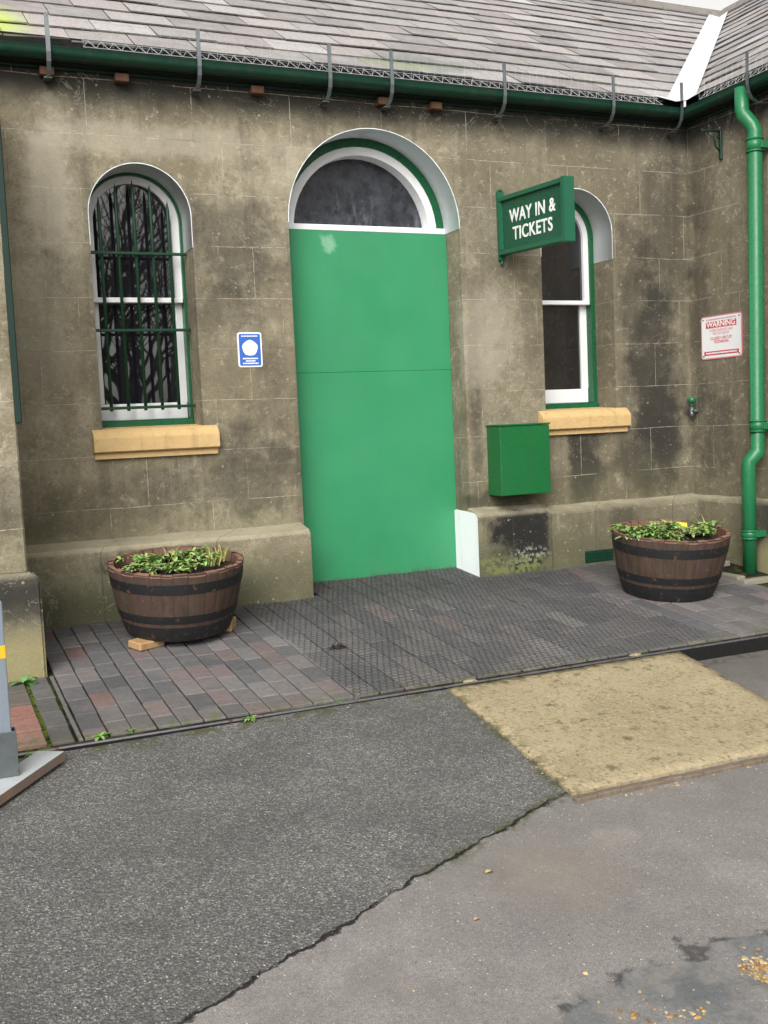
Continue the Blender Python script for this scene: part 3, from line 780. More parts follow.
m = MB(); sbox(m, -.725, -.760, 1.955, 2.312, sx-.036, sx+.036, .003); m.build('end_post', M['signf'], S_)
m = MB(); sbox(m, -.002, -.020, 1.93, 2.35, sx-.024, sx+.024); m.tube([(sx, -.012, 2.35), (sx, -.012, 2.365)], .012, 10); m.tube([(sx, -.010, 1.90), (sx, -.010, 1.93)], .009, 10); m.build('wall_plate', M['signf'], S_)
def signM(y, z, x):  # text reads left-to-right from wall (y=0) to -y as seen from -x
    return Matrix(((0, 0, -1, x), (-1, 0, 0, y), (-tilt*-1*1.0 if False else tilt, 1, 0, z), (0, 0, 0, 1)))
text_mesh('WAY IN &', .108, M['txtw'], signM(-.387, 2.176+.38*-tilt*-1, sx-.0115), S_, bold=.0017, xs=.96, spacing=1.08)
text_mesh('TICKETS', .108, M['txtw'], signM(-.387, 2.070+.38*-tilt*-1, sx-.0115), S_, bold=.0017, xs=1.0, spacing=1.08)

def rounded(w, h, r, n=5):
    P = []
    for cx_, cy_, a0 in ((w/2-r, h/2-r, 0), (-w/2+r, h/2-r, 90), (-w/2+r, -h/2+r, 180), (w/2-r, -h/2+r, 270)):
        for i in range(n+1):
            a = R_(a0+90*i/n); P.append((cx_+r*math.cos(a), cy_+r*math.sin(a)))
    return P
def plate(m, P, M4, z0, z1):
    t = bmesh.new(); A = [t.verts.new((x, y, z1)) for x, y in P]; Bq = [t.verts.new((x, y, z0)) for x, y in P]
    t.faces.new(A); t.faces.new(Bq[::-1])
    for i in range(len(P)): t.faces.new((A[i], Bq[i], Bq[(i+1) % len(P)], A[(i+1) % len(P)]))
    m.merge(t, M4)
def dashes(m, rr, y, w, h, M4, z0, z1):
    """illegible small print: short strokes"""
    x = -w/2
    while x < w/2:
        l = rr.uniform(.004, .009); plate(m, [(x, y-h/2), (min(x+l, w/2), y-h/2), (min(x+l, w/2), y+h/2), (x, y+h/2)], M4, z0, z1); x += l+rr.uniform(.0015, .003)
# blue sign on front wall
rr = random.Random(4)
bs = empty('wall_sign', (1.782, -.001, 1.403)); tag(bs, 'small blue sign with white pentagon disc between barred window and door', 'sign')
F4 = Matrix.Translation((1.782, -.001, 1.403)) @ Matrix(((1, 0, 0, 0), (0, 0, -1, 0), (0, 1, 0, 0), (0, 0, 0, 1)))
m = MB(); plate(m, rounded(.142, .195, .014), F4, .0, .004); m.build('backing', M['signw'], bs)
m = MB(); plate(m, rounded(.124, .177, .008), F4, .0045, .0055); m.build('blue_face', M['blue'], bs)
m = MB(); P = []
for i in range(5):
    for j in (-1, 0, 1):
        a = R_(90+72*i+j*22); q = .047 if j == 0 else .0445; P.append((q*math.cos(a), .010+q*math.sin(a)*.97))
plate(m, P, F4, .0058, .0068); m.build('pentagon', M['txtw'], bs)
m = MB(); dashes(m, rr, .076, .095, .007, F4, .0058, .0066)
m.build('small_print', M['txtw'], bs)
for y, w in ((-.049, .088), (-.0625, .055), (-.076, .09)): m = MB(); dashes(m, rr, y, w, .008, F4, .0058, .0066); m.build('small_print', M['txtw'], bs)
# warning sign on wing wall
wy, wz = -.312, 1.425
ws = empty('warning_sign', (XW-.001, wy, wz)); tag(ws, 'white and red WARNING notice on the right wall beside the green downpipe', 'sign')
W4 = Matrix.Translation((XW-.001, wy, wz)) @ Matrix(((0, 0, -1, 0), (-1, 0, 0, 0), (0, 1, 0, 0), (0, 0, 0, 1)))
m = MB(); plate(m, rounded(.385, .285, .02), W4, 0, .004); m.build('backing', M['pink'], ws)
m = MB(); plate(m, rounded(.368, .268, .014), W4, .0044, .005); m.build('white_face', M['signw'], ws)
m = MB(); plate(m, rounded(.285, .042, .002, 1), W4 @ Matrix.Translation((0, .083, 0)), .0054, .006)
plate(m, rounded(.325, .026, .002, 1), W4 @ Matrix.Translation((0, -.103, 0)), .0054, .006); m.build('red_band', M['red'], ws)
text_mesh('WARNING', .050, M['txtw'], W4 @ Matrix.Translation((0, .083, .0065)), ws, bold=.001, ext=.0003, xs=1.1)
text_mesh('THESE PREMISES ARE', .024, M['pink'], W4 @ Matrix.Translation((0, .044, .0055)), ws, ext=.0003)
text_mesh('PROTECTED BY', .022, M['pink'], W4 @ Matrix.Translation((0, .022, .0055)), ws, ext=.0003)
text_mesh('CLOSED CIRCUIT', .026, M['red'], W4 @ Matrix.Translation((0, -.008, .0055)), ws, ext=.0003, bold=.0004)
text_mesh('TELEVISION', .026, M['red'], W4 @ Matrix.Translation((0, -.032, .0055)), ws, ext=.0003, bold=.0004)
m = MB(); dashes(m, rr, .118, .28, .010, W4, .0054, .006); m.build('small_print', M['greytxt'], ws)
m = MB(); dashes(m, rr, -.103, .29, .010, W4, .0062, .0068); m.build('small_print', M['signw'], ws)
for a in (-1, 1):
    for b in (-1, 1): m = MB(); plate(m, [(a*.168+.005*math.cos(q), b*.12+.005*math.sin(q)) for q in [k*.785 for k in range(8)]], W4, .005, .0075); m.build('screw', M['rust'], ws)

# green box on wall
gb = empty('letter_box', (3.47, -.085, .475)); tag(gb, 'glossy green metal wall box mounted right of the door', 'wall box')
m = MB(); m.box(3.287, 3.645, -.165, -.0015, .478, .906, .004, seg=2); m.build('body', M['box'], gb)
m = MB(); m.box(3.283, 3.649, -.172, -.001, .907, .917, .002, seg=2); m.build('lid', M['box'], gb)
# outside tap at the corner
tp = empty('outside_tap', (4.86, -.05, .94)); tag(tp, 'small grey pipe fitting with green top low in the right-hand wall corner', 'tap')
m = MB(); m.tube([(XW-.002, -.06, .945), (XW-.05, -.06, .945)], .016, 12); m.tube([(XW-.045, -.06, .975), (XW-.045, -.06, .925), (XW-.05, -.062, .905)], [.014, .020, .012], 12)
m.tube([(XW-.045, -.03, .945), (XW-.055, .0-.075-.05, .948)], .009, 10); m.build('valve', M['galv'], tp)
m = MB(); m.tube([(XW-.04, -.055, 1.005), (XW-.04, -.055, 1.04)], [.028, .024], 12); m.tube([(XW-.042, -.057, .975), (XW-.04, -.055, 1.005)], .008, 8); m.build('handle', M['pipe'], tp)

# ------------------------------------------------------------------ ground
def grid_sheet(name, x0, x1, y0, y1, nx, ny, fz, mat, kind='structure', skip=None):
    m = MB(); V = {}
    for i in range(nx+1):
        for j in range(ny+1):
            x = x0+(x1-x0)*i/nx; y = y0+(y1-y0)*j/ny; V[i, j] = m.bm.verts.new((x, y, fz(x, y)))
    for i in range(nx):
        for j in range(ny):
            m.bm.faces.new((V[i, j], V[i+1, j], V[i+1, j+1], V[i, j+1])).smooth = True
    return m.build(name, mat, None, kind, norm=False)
RY = -1.775           # line of the steel edging
def aspz(x, y):
    z = G(x, y)-.012
    def ss(a, b, v): t = max(0, min(1, (v-a)/(b-a))); return t*t*(3-2*t)
    z -= .062*ss(2.9, 3.2, x)*ss(-3.0, -2.1, y)
    z += .004*math.sin(x*3.1+y*1.7)*math.sin(y*2.3)
    # shallow pothole near the camera
    d = math.hypot((x-1.84)/.09, (y+3.865)/.06); z -= .022*max(0, 1-d*d)
    return z
# one sheet: fine near, stretching to the horizon
def spread(a, b, fine0, fine1, step, far):
    v = []; x = fine0
    while x < fine1-1e-9: v.append(x); x += step
    v.append(fine1)
    lo = []; x = fine0; s = step*3
    while x > a: x -= s; s *= 1.8; lo.append(max(x, a))
    hi = []; x = fine1; s = step*3
    while x < b: x += s; s *= 1.8; hi.append(min(x, b))
    return lo[::-1]+v+hi
gx = spread(-70, 80, -.2, 4.6, .05, 0); gy = spread(-80, 60, -4.4, -1.55, .04, 0)
m = MB(); V = [[m.bm.verts.new((x, y, aspz(x, y) if y < -1.6 else min(G(x, y)-.1, -.17))) for y in gy] for x in gx]
for i in range(len(gx)-1):
    for j in range(len(gy)-1): m.bm.faces.new((V[i][j], V[i+1][j], V[i+1][j+1], V[i][j+1])).smooth = True
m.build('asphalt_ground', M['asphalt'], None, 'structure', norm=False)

# pavers
PC = [tuple(min(1, q*1.15) for q in c) for c in [(.150, .138, .140), (.125, .122, .130), (.165, .150, .150), (.172, .136, .134), (.110, .108, .115), (.19, .18, .18), (.19, .118, .108)]]
m = MB(); pr_ = random.Random(21)
def paver(x0, x1, y0, y1, c, sk=-.014, dz=0.):
    g = .0046 if 1.6 < x0 < 3.6 else .0030; t = bmesh.new(); bmesh.ops.create_cube(t, size=1)
    jx = pr_.uniform(-.0015, .0015); h = pr_.uniform(-.0015, .002)+dz; tx = pr_.uniform(-.01, .01); ty = pr_.uniform(-.008, .008)
    for v in t.verts:
        x = (x0+x1)/2+v.co.x*(x1-x0-2*g)+jx; y = (y0+y1)/2+v.co.y*(y1-y0-2*g)
        v.co = Vector((x+sk*(y), y, G(x, y)+(v.co.z-.5)*.05+h+(x-(x0+x1)/2)*tx+(y-(y0+y1)/2)*ty))
    bmesh.ops.bevel(t, geom=[e for e in t.edges if (e.verts[0].co.z+e.verts[1].co.z)/2 > G(0, (y0+y1)/2)-.03], offset=.003, segments=1, affect='EDGES')
    m.merge(t, None, c)
RB = RY+.050
def pick(w):
    c = PC[pr_.choices(range(7), w)[0]]; k = pr_.uniform(.85, 1.12); return tuple(q*k for q in c)
# left panel: small setts in columns
x = .495
cols = []
while x < 1.60: cols.append((x, x+.0925, .176, (3, 3, 3, 1.6, 2, 2, 1.2))); x += .0925
while x < 3.52: cols.append((x, x+.118, .262, (4, 6, 2, .35, 5, .5, .12))); x += .118
while x < 4.88: cols.append((x, x+.105, .225, (3, 3, 3, 1.5, 2, 1.5, .8))); x += .105
for (a, b, l, w) in cols:
    y = RB; first = pr_.uniform(.35, 1)
    ymax = .215 if 1.97 < a < 3.1 else -.10
    while y < ymax:
        e = min(y+l*first, ymax); first = 1+pr_.uniform(-.04, .04)
        if e-y > .02:
            gully = a > 4.50 and e > -.93 and True
            if not gully: paver(a, b, y, e, tuple(q*(.95 if 1.6 < a < 3.6 else .95) for q in pick(w)), -.014 if a < 3.5 else -.004)
        y = e
# strip left of the panel: narrow greys, then larger pink bricks
for (a, b, l, c) in ((.470, .492, .20, (.17, .165, .16)), (.375, .462, .17, (.12, .118, .115))):
    y = RB+pr_.uniform(.0, .05)
    y = RB
    while y < -.94:
        k = pr_.uniform(.85, 1.1); paver(a, b, y, min(y+l, -.93), tuple(q*k for q in c)); y += l
y = RB
for i in range(5):
    paver(.245, .362, y, y+.142, [(.34, .20, .15), (.33, .17, .14), (.30, .15, .12), (.14, .12, .11), (.12, .11, .1)][i], -.014, .004); y += .157
y = RB+.09
for i in range(5): paver(.115, .232, y, y+.142, [(.28, .11, .10), (.13, .12, .11), (.3, .16, .12), (.14, .12, .11), (.12, .11, .1)][i]); y += .157
for a0 in (-.015, -.145, -.275, -.405):
    y = RB
    for i in range(5): paver(a0, a0+.117, y, y+.142, pick((3, 3, 3, 2, 2, 2, 2))); y += .157
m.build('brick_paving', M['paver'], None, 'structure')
m = MB()
js = [(-.6, RY+.02), (XW, RY+.02), (XW, .235), (-.6, .235)]
m.face([(x, y, G(x, y)-.010) for x, y in js]); m.face([(-.6, RY+.02, G(0, RY)-.01), (XW, RY+.02, G(0, RY)-.01), (XW, RY+.02, G(0, RY)-.2), (-.6, RY+.02, G(0, RY)-.2)])
m.build('paving_bed', M['joint'], None, 'structure', norm=False)

# steel edging
ed = empty('steel_edging', (2.2, RY, G(0, RY))); tag(ed, 'long worn steel rail edging between brick paving and asphalt', 'edging rail')
m = MB(); gz = G(0, RY)
nseg = 44; rr = random.Random(11)
for i in range(nseg):
    a = -.6+i*(5.5/nseg); b = a+5.5/nseg-.0006
    m.box(a, b, RY+.003, RB-.001+rr.uniform(-.003, .002), gz-.06, gz-.006+rr.uniform(-.0015, .002))
m.build('rusted_flange', M['rust'], ed)
m = MB(); m.merge(extr([(RY-.005, gz-.006), (RY+.004, gz-.006), (RY+.004, gz-.001), (RY+.001, gz+.003), (RY-.005, gz+.002), (RY-.007, gz-.003)], -.6, 4.9)); m.build('worn_edge', M['steel'], ed)
m = MB(); m.box(-.6, 4.9, RY-.005, RY+.0025, gz-.09, gz-.0062); m.build('shaded_edge_web', M['dark'], ed)  # web face coloured near-black to carry the shadow of the step

# concrete slab
def slab_mesh():
    m = MB(); n = 24
    def P(u, v):
        A = Vector((2.035, RY-.018)); Bq = Vector((3.285, RY-.018)); C_ = Vector((3.13, -2.885)); D = Vector((1.940, -2.868))
        p = (A*(1-u)+Bq*u)*(1-v)+(D*(1-u)+C_*u)*v
        e = .0
        if v in (0, 1) or u in (0, 1): e = random.uniform(-.0025, .0025)
        return Vector((p.x+(e if u in (0, 1) else 0), p.y+(e if v in (0, 1) else 0)))
    V = [[None]*(n+1) for _ in range(n+1)]; E = []
    for i in range(n+1):
        for j in range(n+1):
            p = P(i/n, j/n); edge = i in (0, n) or j in (0, n)
            V[i][j] = m.bm.verts.new((p.x, p.y, G(*p)+.004+random.uniform(-.0015, .0015)-(.006 if edge else 0)))
    for i in range(n):
        for j in range(n): m.bm.faces.new((V[i][j], V[i+1][j], V[i+1][j+1], V[i][j+1])).smooth = True
    ring_ = [V[i][0] for i in range(n)]+[V[n][j] for j in range(n)]+[V[i][n] for i in range(n, 0, -1)]+[V[0][j] for j in range(n, 0, -1)]
    lo = [m.bm.verts.new(v.co-Vector((0, 0, .12))) for v in ring_]
    for i in range(len(ring_)): m.bm.faces.new((ring_[i], ring_[(i+1) % len(ring_)], lo[(i+1) % len(ring_)], lo[i]))
    return m.build('concrete_slab', M['slab'], None, 'structure')
slab_mesh()
m = MB()
for i in range(14):
    a = 1.925+i*.088; y = -2.890-.0014*i
    m.box(a, a+.0875, y-.030+random.uniform(-.002, .002), y, G(0, y)-.06, G(0, y)-.002+random.uniform(-.002, .002), .003, col=(1, 1, 1))
tag(m.build('timber_edging', wood_material('grey_timber', (.16, .12, .085), (.21, .17, .13))), 'weathered edging strip along the near side of the pale slab', 'edging')
for nm, (x, y, s) in zip(('stone chip at the left corner', 'stone chip at the right end'), ((2.155, RY+.004, .036), (3.045, RY+.006, .036))):
    m = MB(); t = bmesh.new(); bmesh.ops.create_icosphere(t, subdivisions=2, radius=1)
    for v in t.verts: v.co = Vector((x+v.co.x*s*random.uniform(.85, 1.1), y+v.co.y*.014*random.uniform(.8, 1.1), G(x, y)+.004+v.co.z*.008))
    m.merge(t); o = m.build('stone_chip', M['slab']); tag(o, 'pale '+nm+' of the slab on the steel edging', 'stone')

# chicken wire lying on the paving
def inside(x, y):
    if not (RY+.03 < y < .17): return False
    if y > -.16 and not (2.06 < x < 3.12): return False
    return 1.625-.0*y < x < 3.60+.25*max(0, y+.75)
m = MB(); a = .0165; wr = .00115; rr = random.Random(2)
def wz(x, y): return G(x, y)+.0045+.0025*math.sin(x*9+y*7)*math.sin(y*11+x*3)
def wire(p, q):
    if inside(*p) and inside(*q):
        P = Vector((*p, wz(*p))); Q = Vector((*q, wz(*q))); d = (Q-P).normalized(); s = d.cross(Vector((0, 0, 1))).normalized()*wr
        z = Vector((0, 0, wr*1.6))
        v = [m.bm.verts.new(k) for k in (P-s, P+s, P+z, Q-s, Q+s, Q+z)]
        m.bm.faces.new((v[0], v[3], v[5], v[2])); m.bm.faces.new((v[1], v[2], v[5], v[4]))
hx = a*1.732; 
j = 0; y = RY-.1; th = R_(4)
def rot(x, y):
    x += .006*math.sin(y*5.3)+.004*math.sin(x*7); y += .006*math.sin(x*4.1)
    return (2.6+(x-2.6)*math.cos(th)-(y+.8)*math.sin(th), -.8+(x-2.6)*math.sin(th)+(y+.8)*math.cos(th))
LY = .045
for j in range(-28, 30):
    for i in range(-45, 45):
        cx_ = 2.6+i*.032+(j % 2)*.016; cy_ = -.8+j*LY*.75
        h = LY*.25
        pa, pb, pc, pd = (cx_, cy_+LY/2), (cx_+.016, cy_+h), (cx_+.016, cy_-h), (cx_, cy_-LY/2)
        wire(rot(*pa), rot(*pb)); wire(rot(*pb), rot(*pc)); wire(rot(*pc), rot(*pd))
o = m.build('chicken_wire', M['wire'], None, norm=False); tag(o, 'sheet of chicken wire laid flat over the paving in front of the door', 'wire mesh')
# tie / dark scrap on the wire
m = MB()
for k in range(6):
    a0 = k*1.05; m.tube([(1.80+.02*math.cos(a0), -1.10+.014*math.sin(a0), G(0, -1.1)+.010), (1.80+.02*math.cos(a0+1), -1.10+.014*math.sin(a0+1), G(0, -1.1)+.024-.01*(k % 2)), (1.80+.045*math.cos(a0+1.5), -1.10+.02*math.sin(a0+1.5), G(0, -1.1)+.008)], .004, 5)
tag(m.build('twisted_wire_scrap', M['rust']), 'small dark twist of scrap lying on the chicken wire', 'scrap')

# drain gully beside downpipe
gl = empty('drain_gully', (4.68, -.75, G(0, -.75))); tag(gl, 'dark drain gully with stone surround below the green downpipe', 'drain')
m = MB()
z = G(0, -.9)
for (xa, xb, ya, yb) in ((4.50, 4.79, -.925, -.865), (4.50, 4.565, -.862, -.62), (4.50, 4.565, -.617, -.42), (4.57, 4.79, -.482, -.42)):
    zc = G(0, (ya+yb)/2); m.box(xa, xb, ya, yb, zc-.12, zc+.018, .008, seg=2)
m.build('kerb', M['gully'], gl)
m = MB(); m.face([(4.56, -.87, z-.03), (4.80, -.87, z-.03), (4.80, -.47, z+.0), (4.56, -.47, z+.0)]); m.build('pit', M['dark'], gl, norm=False)

# ------------------------------------------------------------------ half barrels
SL = math.atan(GS)
def barrel_profile(t):   # t 0 bottom .. 1 top -> radius
    return .252+(.333-.252)*(t**.85)+.010*math.sin(math.pi*t)
def make_barrel(loc, lab, rz, seed):
    b = empty('half_barrel', loc, (SL, 0, rz)); tag(b, lab, 'barrel planter', 'half barrel planters on the paving'); b['_local'] = 1
    H = .360 if seed == 2 else .345; rr = random.Random(seed); NS = 30
    m = MB(); K = 4; rows = 10
    widths = [rr.uniform(.8, 1.25) for _ in range(NS)]; tot = sum(widths); ang = [0]
    for w in widths: ang.append(ang[-1]+w/tot*2*math.pi)
    for s in range(NS):
        g = rr.uniform(.85, 1.1); c = (g, g*rr.uniform(.9, 1.05), g*rr.uniform(.85, 1.05)); dh = rr.uniform(-.006, .004)
        sub = [ang[s]+.0025, ang[s]+.014, (ang[s]+ang[s+1])/2, ang[s+1]-.014, ang[s+1]-.0025]
        rad = [-.0009, 0, .0004, 0, -.0009]
        for r in range(rows):
            for k in range(4):
                q = []
                for (kk, r2) in ((k, r), (k+1, r), (k+1, r+1), (k, r+1)):
                    t_ = r2/rows; R2 = barrel_profile(t_)+rad[kk]; q.append((R2*math.cos(sub[kk]), R2*math.sin(sub[kk]), t_*(H+dh)))
                m.face(q, c, True)
        # groove back and rim
        q = lambda R2, a, z: (R2*math.cos(a), R2*math.sin(a), z)
        for a0, a1 in ((ang[s]-.0025, ang[s]+.0025),):
            for r in range(rows):
                m.face([q(barrel_profile(r/rows)-.002, a0, r/rows*H), q(barrel_profile(r/rows)-.002, a1, r/rows*H), q(barrel_profile((r+1)/rows)-.002, a1, (r+1)/rows*H-.004), q(barrel_profile((r+1)/rows)-.002, a0, (r+1)/rows*H-.004)], (.55, .5, .5))
    m.build('staves', M['stave'], b, weld=.00005)
    m = MB()
    for s in range(NS):
        g = rr.uniform(.7, 1.25); c = (g, g, g); a0, a1 = ang[s]+.006, ang[s+1]-.006; z = H+rr.uniform(-.005, .003)
        for k in range(2):
            p0 = a0+(a1-a0)*k/2; p1 = a0+(a1-a0)*(k+1)/2; Ro = .3315; Ri = .306
            m.face([q(Ro, p0, z), q(Ro, p1, z), q(Ri, p1, z+.001), q(Ri, p0, z+.001)], tuple(v*1.3 for v in c))
            m.face([q(Ri, p0, z), q(Ri, p1, z), q(Ri-.02, p1, z-.13), q(Ri-.02, p0, z-.13)], c)
            m.face([q(Ro, p0, z), q(Ro, p1, z), q(Ro+.0015, p1, z-.012), q(Ro+.0015, p0, z-.012)], tuple(v*1.1 for v in c))
    m.build('inner_staves', M['stavein'], b, norm=False)
    for t0, t1 in ((.715, .86), (.275, .39), (.0, .215)):
        m = MB(); n = 72; pr2 = [(t0, .0005), (t0, .0025), ((t0+t1)/2, .0028), (t1, .0025), (t1, .0)]
        R3 = [[q(barrel_profile(t)+d_, 6.28318*i/n, t*H) for t, d_ in pr2] for i in range(n)]
        for i in range(n):
            for k in range(4): m.face([R3[i][k], R3[(i+1) % n][k], R3[(i+1) % n][k+1], R3[i][k+1]], smooth=False)
        m.build('hoop', M['black'], b, weld=.0001)
    m = MB(); n = 26
    ringv = []
    cen = m.bm.verts.new((0, 0, H-.035))
    prev = None
    for k in range(1, 6):
        cur = [m.bm.verts.new((.061*k*math.cos(6.28318*i/n), .061*k*math.sin(6.28318*i/n), H-.038+rr.uniform(-.012, .012)-(.01 if k == 5 else 0))) for i in range(n)]
        for i in range(n):
            if prev is None: m.bm.faces.new((cen, cur[i], cur[(i+1) % n]))
            else: m.bm.faces.new((prev[i], cur[i], cur[(i+1) % n], prev[(i+1) % n]))
        prev = cur
    m.build('soil', M['soil'], b)
    m = MB(); m.tube([(0, 0, .002), (0, 0, .02)], .245, 40); m.build('base', M['stave'], b)
    return b
b1c = (1.165, -.5416); b2c = (3.962, -.875)
b1 = make_barrel((*b1c, G(*b1c)+.038), 'dark wooden half barrel planter left of the door, raised on timber blocks', 0, 1)
b2 = make_barrel((*b2c, G(*b2c)+.006), 'dark wooden half barrel planter at right, near the downpipe, with a yellow plant label', 0, 2)
# supports under the left barrel
for (x, y, rz, l, lab) in ((.970, -.685, .45, .15, 'front left'), (1.395, -.555, 1.1, .12, 'right-hand')):
    m = MB(); m.box(-l/2, l/2, -.05, .05, .001, .040 if lab[0] == 'f' else .062, .006, col=(1, 1, 1)); o = m.build('timber_block', M['block'])
    o.location = (x, y, G(x, y)); o.rotation_euler = (SL, 0, rz); tag(o, 'raw timber block under the '+lab+' side of the left barrel', 'wood block')
m = MB(); m.box(-.08, .08, -.05, .05, .0, .039, .004, col=(.7, .6, .6)); o = m.build('timber_block', M['block']); o.location = (1.18, -.40, G(1.18, -.40)); tag(o, 'timber block under the wall side of the left barrel', 'wood block')

# plants
def leaf(m, base, d, L_, w, c, curl=.4, nseg=4):
    d = Vector(d).normalized(); up = Vector((0, 0, 1)); s = d.cross(up)
    s = s.normalized() if s.length > .01 else Vector((1, 0, 0))
    p = Vector(base); A = []
    dd = d.copy()
    for k in range(nseg+1):
        t = k/nseg; ww = w*math.sin(math.pi*min(.08+t*.92, 1))**.8*.5
        A.append((p-s*ww+up*ww*.35, p.copy(), p+s*ww+up*ww*.35))
        dd = (dd+Vector((0, 0, -curl/nseg))).normalized(); p = p+dd*L_/nseg
    for a, b in zip(A, A[1:]):
        m.face([a[0], b[0], b[1], a[1]], c, True); m.face([a[1], b[1], b[2], a[2]], tuple(q*.85 for q in c), True)
GR = [(.20, .38, .10), (.26, .46, .14), (.10, .24, .06), (.36, .50, .16), (.40, .46, .16), (.26, .40, .10)]
def clump(m, x, y, z, rr, n, size, cols=GR, spread_=1.0, wr_=.38, lift=.9):
    for i in range(n):
        a = rr.uniform(0, 6.283); e = rr.uniform(.15, lift); c = rr.choice(cols); k = rr.uniform(.7, 1.25)
        r = rr.uniform(0, .02)*spread_
        leaf(m, (x+r*math.cos(a), y+r*math.sin(a), z), (math.cos(a), math.sin(a), e), size*rr.uniform(.6, 1.2), size*wr_*rr.uniform(.7, 1.2), tuple(q*k for q in c), rr.uniform(.4, 1.2))
def planter_plants(b, spots, seed, tag_):
    rr = random.Random(seed)
    for (dx, dy, n, s, kind, lab) in spots:
        m = MB()
        if kind == 'grass':
            for i in range(n):
                a = rr.uniform(0, 6.28); c = rr.choice([(.42, .40, .12), (.30, .36, .10), (.50, .44, .18)])
                leaf(m, (rr.uniform(-.03, .03), rr.uniform(-.03, .03), 0), (math.cos(a)*.6, math.sin(a)*.6, 1.1), s*rr.uniform(.6, 1.2), .004, c, rr.uniform(.2, .9), 5)
        else:
            for k in range(max(3, n//6)):
                clump(m, rr.uniform(-.075, .075), rr.uniform(-.07, .07), rr.uniform(-.01, .035), rr, 11, s*.9, GR if kind == 'leafy' else [(.28, .40, .18), (.42, .44, .22), (.20, .32, .10), (.40, .30, .14)], 1, .42 if kind == 'leafy' else .25)
        o = m.build('bedding_plant', M['leaf'], None, norm=False)
        c0 = wm(b) @ Matrix.Rotation(-b.rotation_euler.z, 4, 'Z') @ Vector((dx, dy, (.328 if seed == 5 else .345))); o.location = c0
        tag(o, lab, 'plant', tag_)
planter_plants(b1, [(-.20, .08, 40, .05, 'leafy', 'leafy plant at the back left of the left barrel'), (.06, .08, 44, .06, 'leafy', 'leafy plant behind the centre of the left barrel'), (-.18, -.13, 36, .045, 'pale', 'pale trailing plant at the front left rim of the left barrel'), (-.19, -.02, 45, .055, 'leafy', 'low leafy bedding plant at the left edge of the left barrel'), (-.10, -.10, 50, .055, 'leafy', 'leafy plant at the front left of the left barrel'),
                    (-.04, .06, 54, .065, 'leafy', 'taller leafy plant in the middle of the left barrel'), (.03, -.14, 50, .05, 'leafy', 'leafy plant at the front of the left barrel'),
                    (.11, -.04, 50, .055, 'leafy', 'leafy plant right of centre in the left barrel'), (.20, -.05, 46, .10, 'grass', 'straw-coloured grass tuft at the right of the left barrel'),
                    (.14, .12, 40, .05, 'leafy', 'leafy plant at the back right of the left barrel'), (-.03, .0, 10, .12, 'grass', 'thin upright grass in the centre of the left barrel'), (.15, -.13, 26, .085, 'grass', 'short pale grass at the front right of the left barrel')], 5, 'plants in the left barrel')
planter_plants(b2, [(-.20, .12, 44, .06, 'leafy', 'leafy plant at the back left of the right barrel'), (-.24, -.09, 44, .06, 'leafy', 'trailing leafy plant over the left rim of the right barrel'), (.02, -.06, 40, .055, 'pale', 'pale plant in the middle front of the right barrel'), (-.22, .0, 52, .075, 'leafy', 'spreading bright leafy plant at the left edge of the right barrel'), (-.15, -.12, 50, .06, 'leafy', 'leafy plant at the front left of the right barrel'),
                    (-.10, .07, 50, .065, 'pale', 'pale feathery plant left of centre in the right barrel'), (-.03, -.14, 40, .055, 'pale', 'pale low plant at the front of the right barrel'), (.04, .04, 50, .07, 'leafy', 'green leafy plant in the centre of the right barrel'),
                    (.10, -.13, 46, .06, 'leafy', 'leafy plant at the front right of the right barrel'), (.18, -.04, 40, .065, 'leafy', 'leafy plant below the yellow label in the right barrel'), (.22, -.06, 8, .12, 'grass', 'dry stalks at the right edge of the right barrel')], 6, 'plants in the right barrel')
m = MB(); m.box(-.034, .034, -.002, .002, 0, .030, .001); lb = m.build('plant_label', flat('yellow_label', (.75, .60, .06))); lb.location = (b2c[0]+.165, b2c[1]+.06, G(*b2c)+.360); lb.rotation_euler = (-.5, .15, -.25)
tag(lb, 'yellow plant label stuck among the leaves of the right barrel', 'plant label')
# weeds
def weed(x, y, s, n, lab, cols=GR, z=None):
    m = MB(); rr = random.Random(int(x*1000)); clump(m, 0, 0, 0, rr, n, s, cols, .6, .36, .7); o = m.build('weed', M['leaf'], None, norm=False)
    o.location = (x, y, (G(x, y) if z is None else z)+.002); tag(o, lab, 'weed', 'weeds growing in the joints')
BRT = [(.16, .34, .05), (.22, .42, .08), (.12, .28, .05)]
weed(.37, -.99, .085, 14, 'broad-leaved weed at the foot of the left pier', [(.10, .26, .07), (.14, .32, .10)])
weed(.575, RB-.006, .038, 16, 'bright weed on the steel edging near its left end', BRT); weed(.69, RB-.003, .022, 12, 'tiny weed on the edging between the two larger weeds', BRT)
weed(1.153, RY-.012, .034, 14, 'weed in the asphalt just in front of the edging below the left barrel', BRT); weed(1.53, RY-.002, .018, 10, 'tiny pale weed on the edging left of the chicken wire', BRT)
weed(.33, RY-.03, .03, 9, 'small weed beside the barrier foot', BRT); weed(4.62, -.40, .04, 14, 'weed in the corner behind the right barrel', [(.10, .2, .06), (.2, .26, .12)])

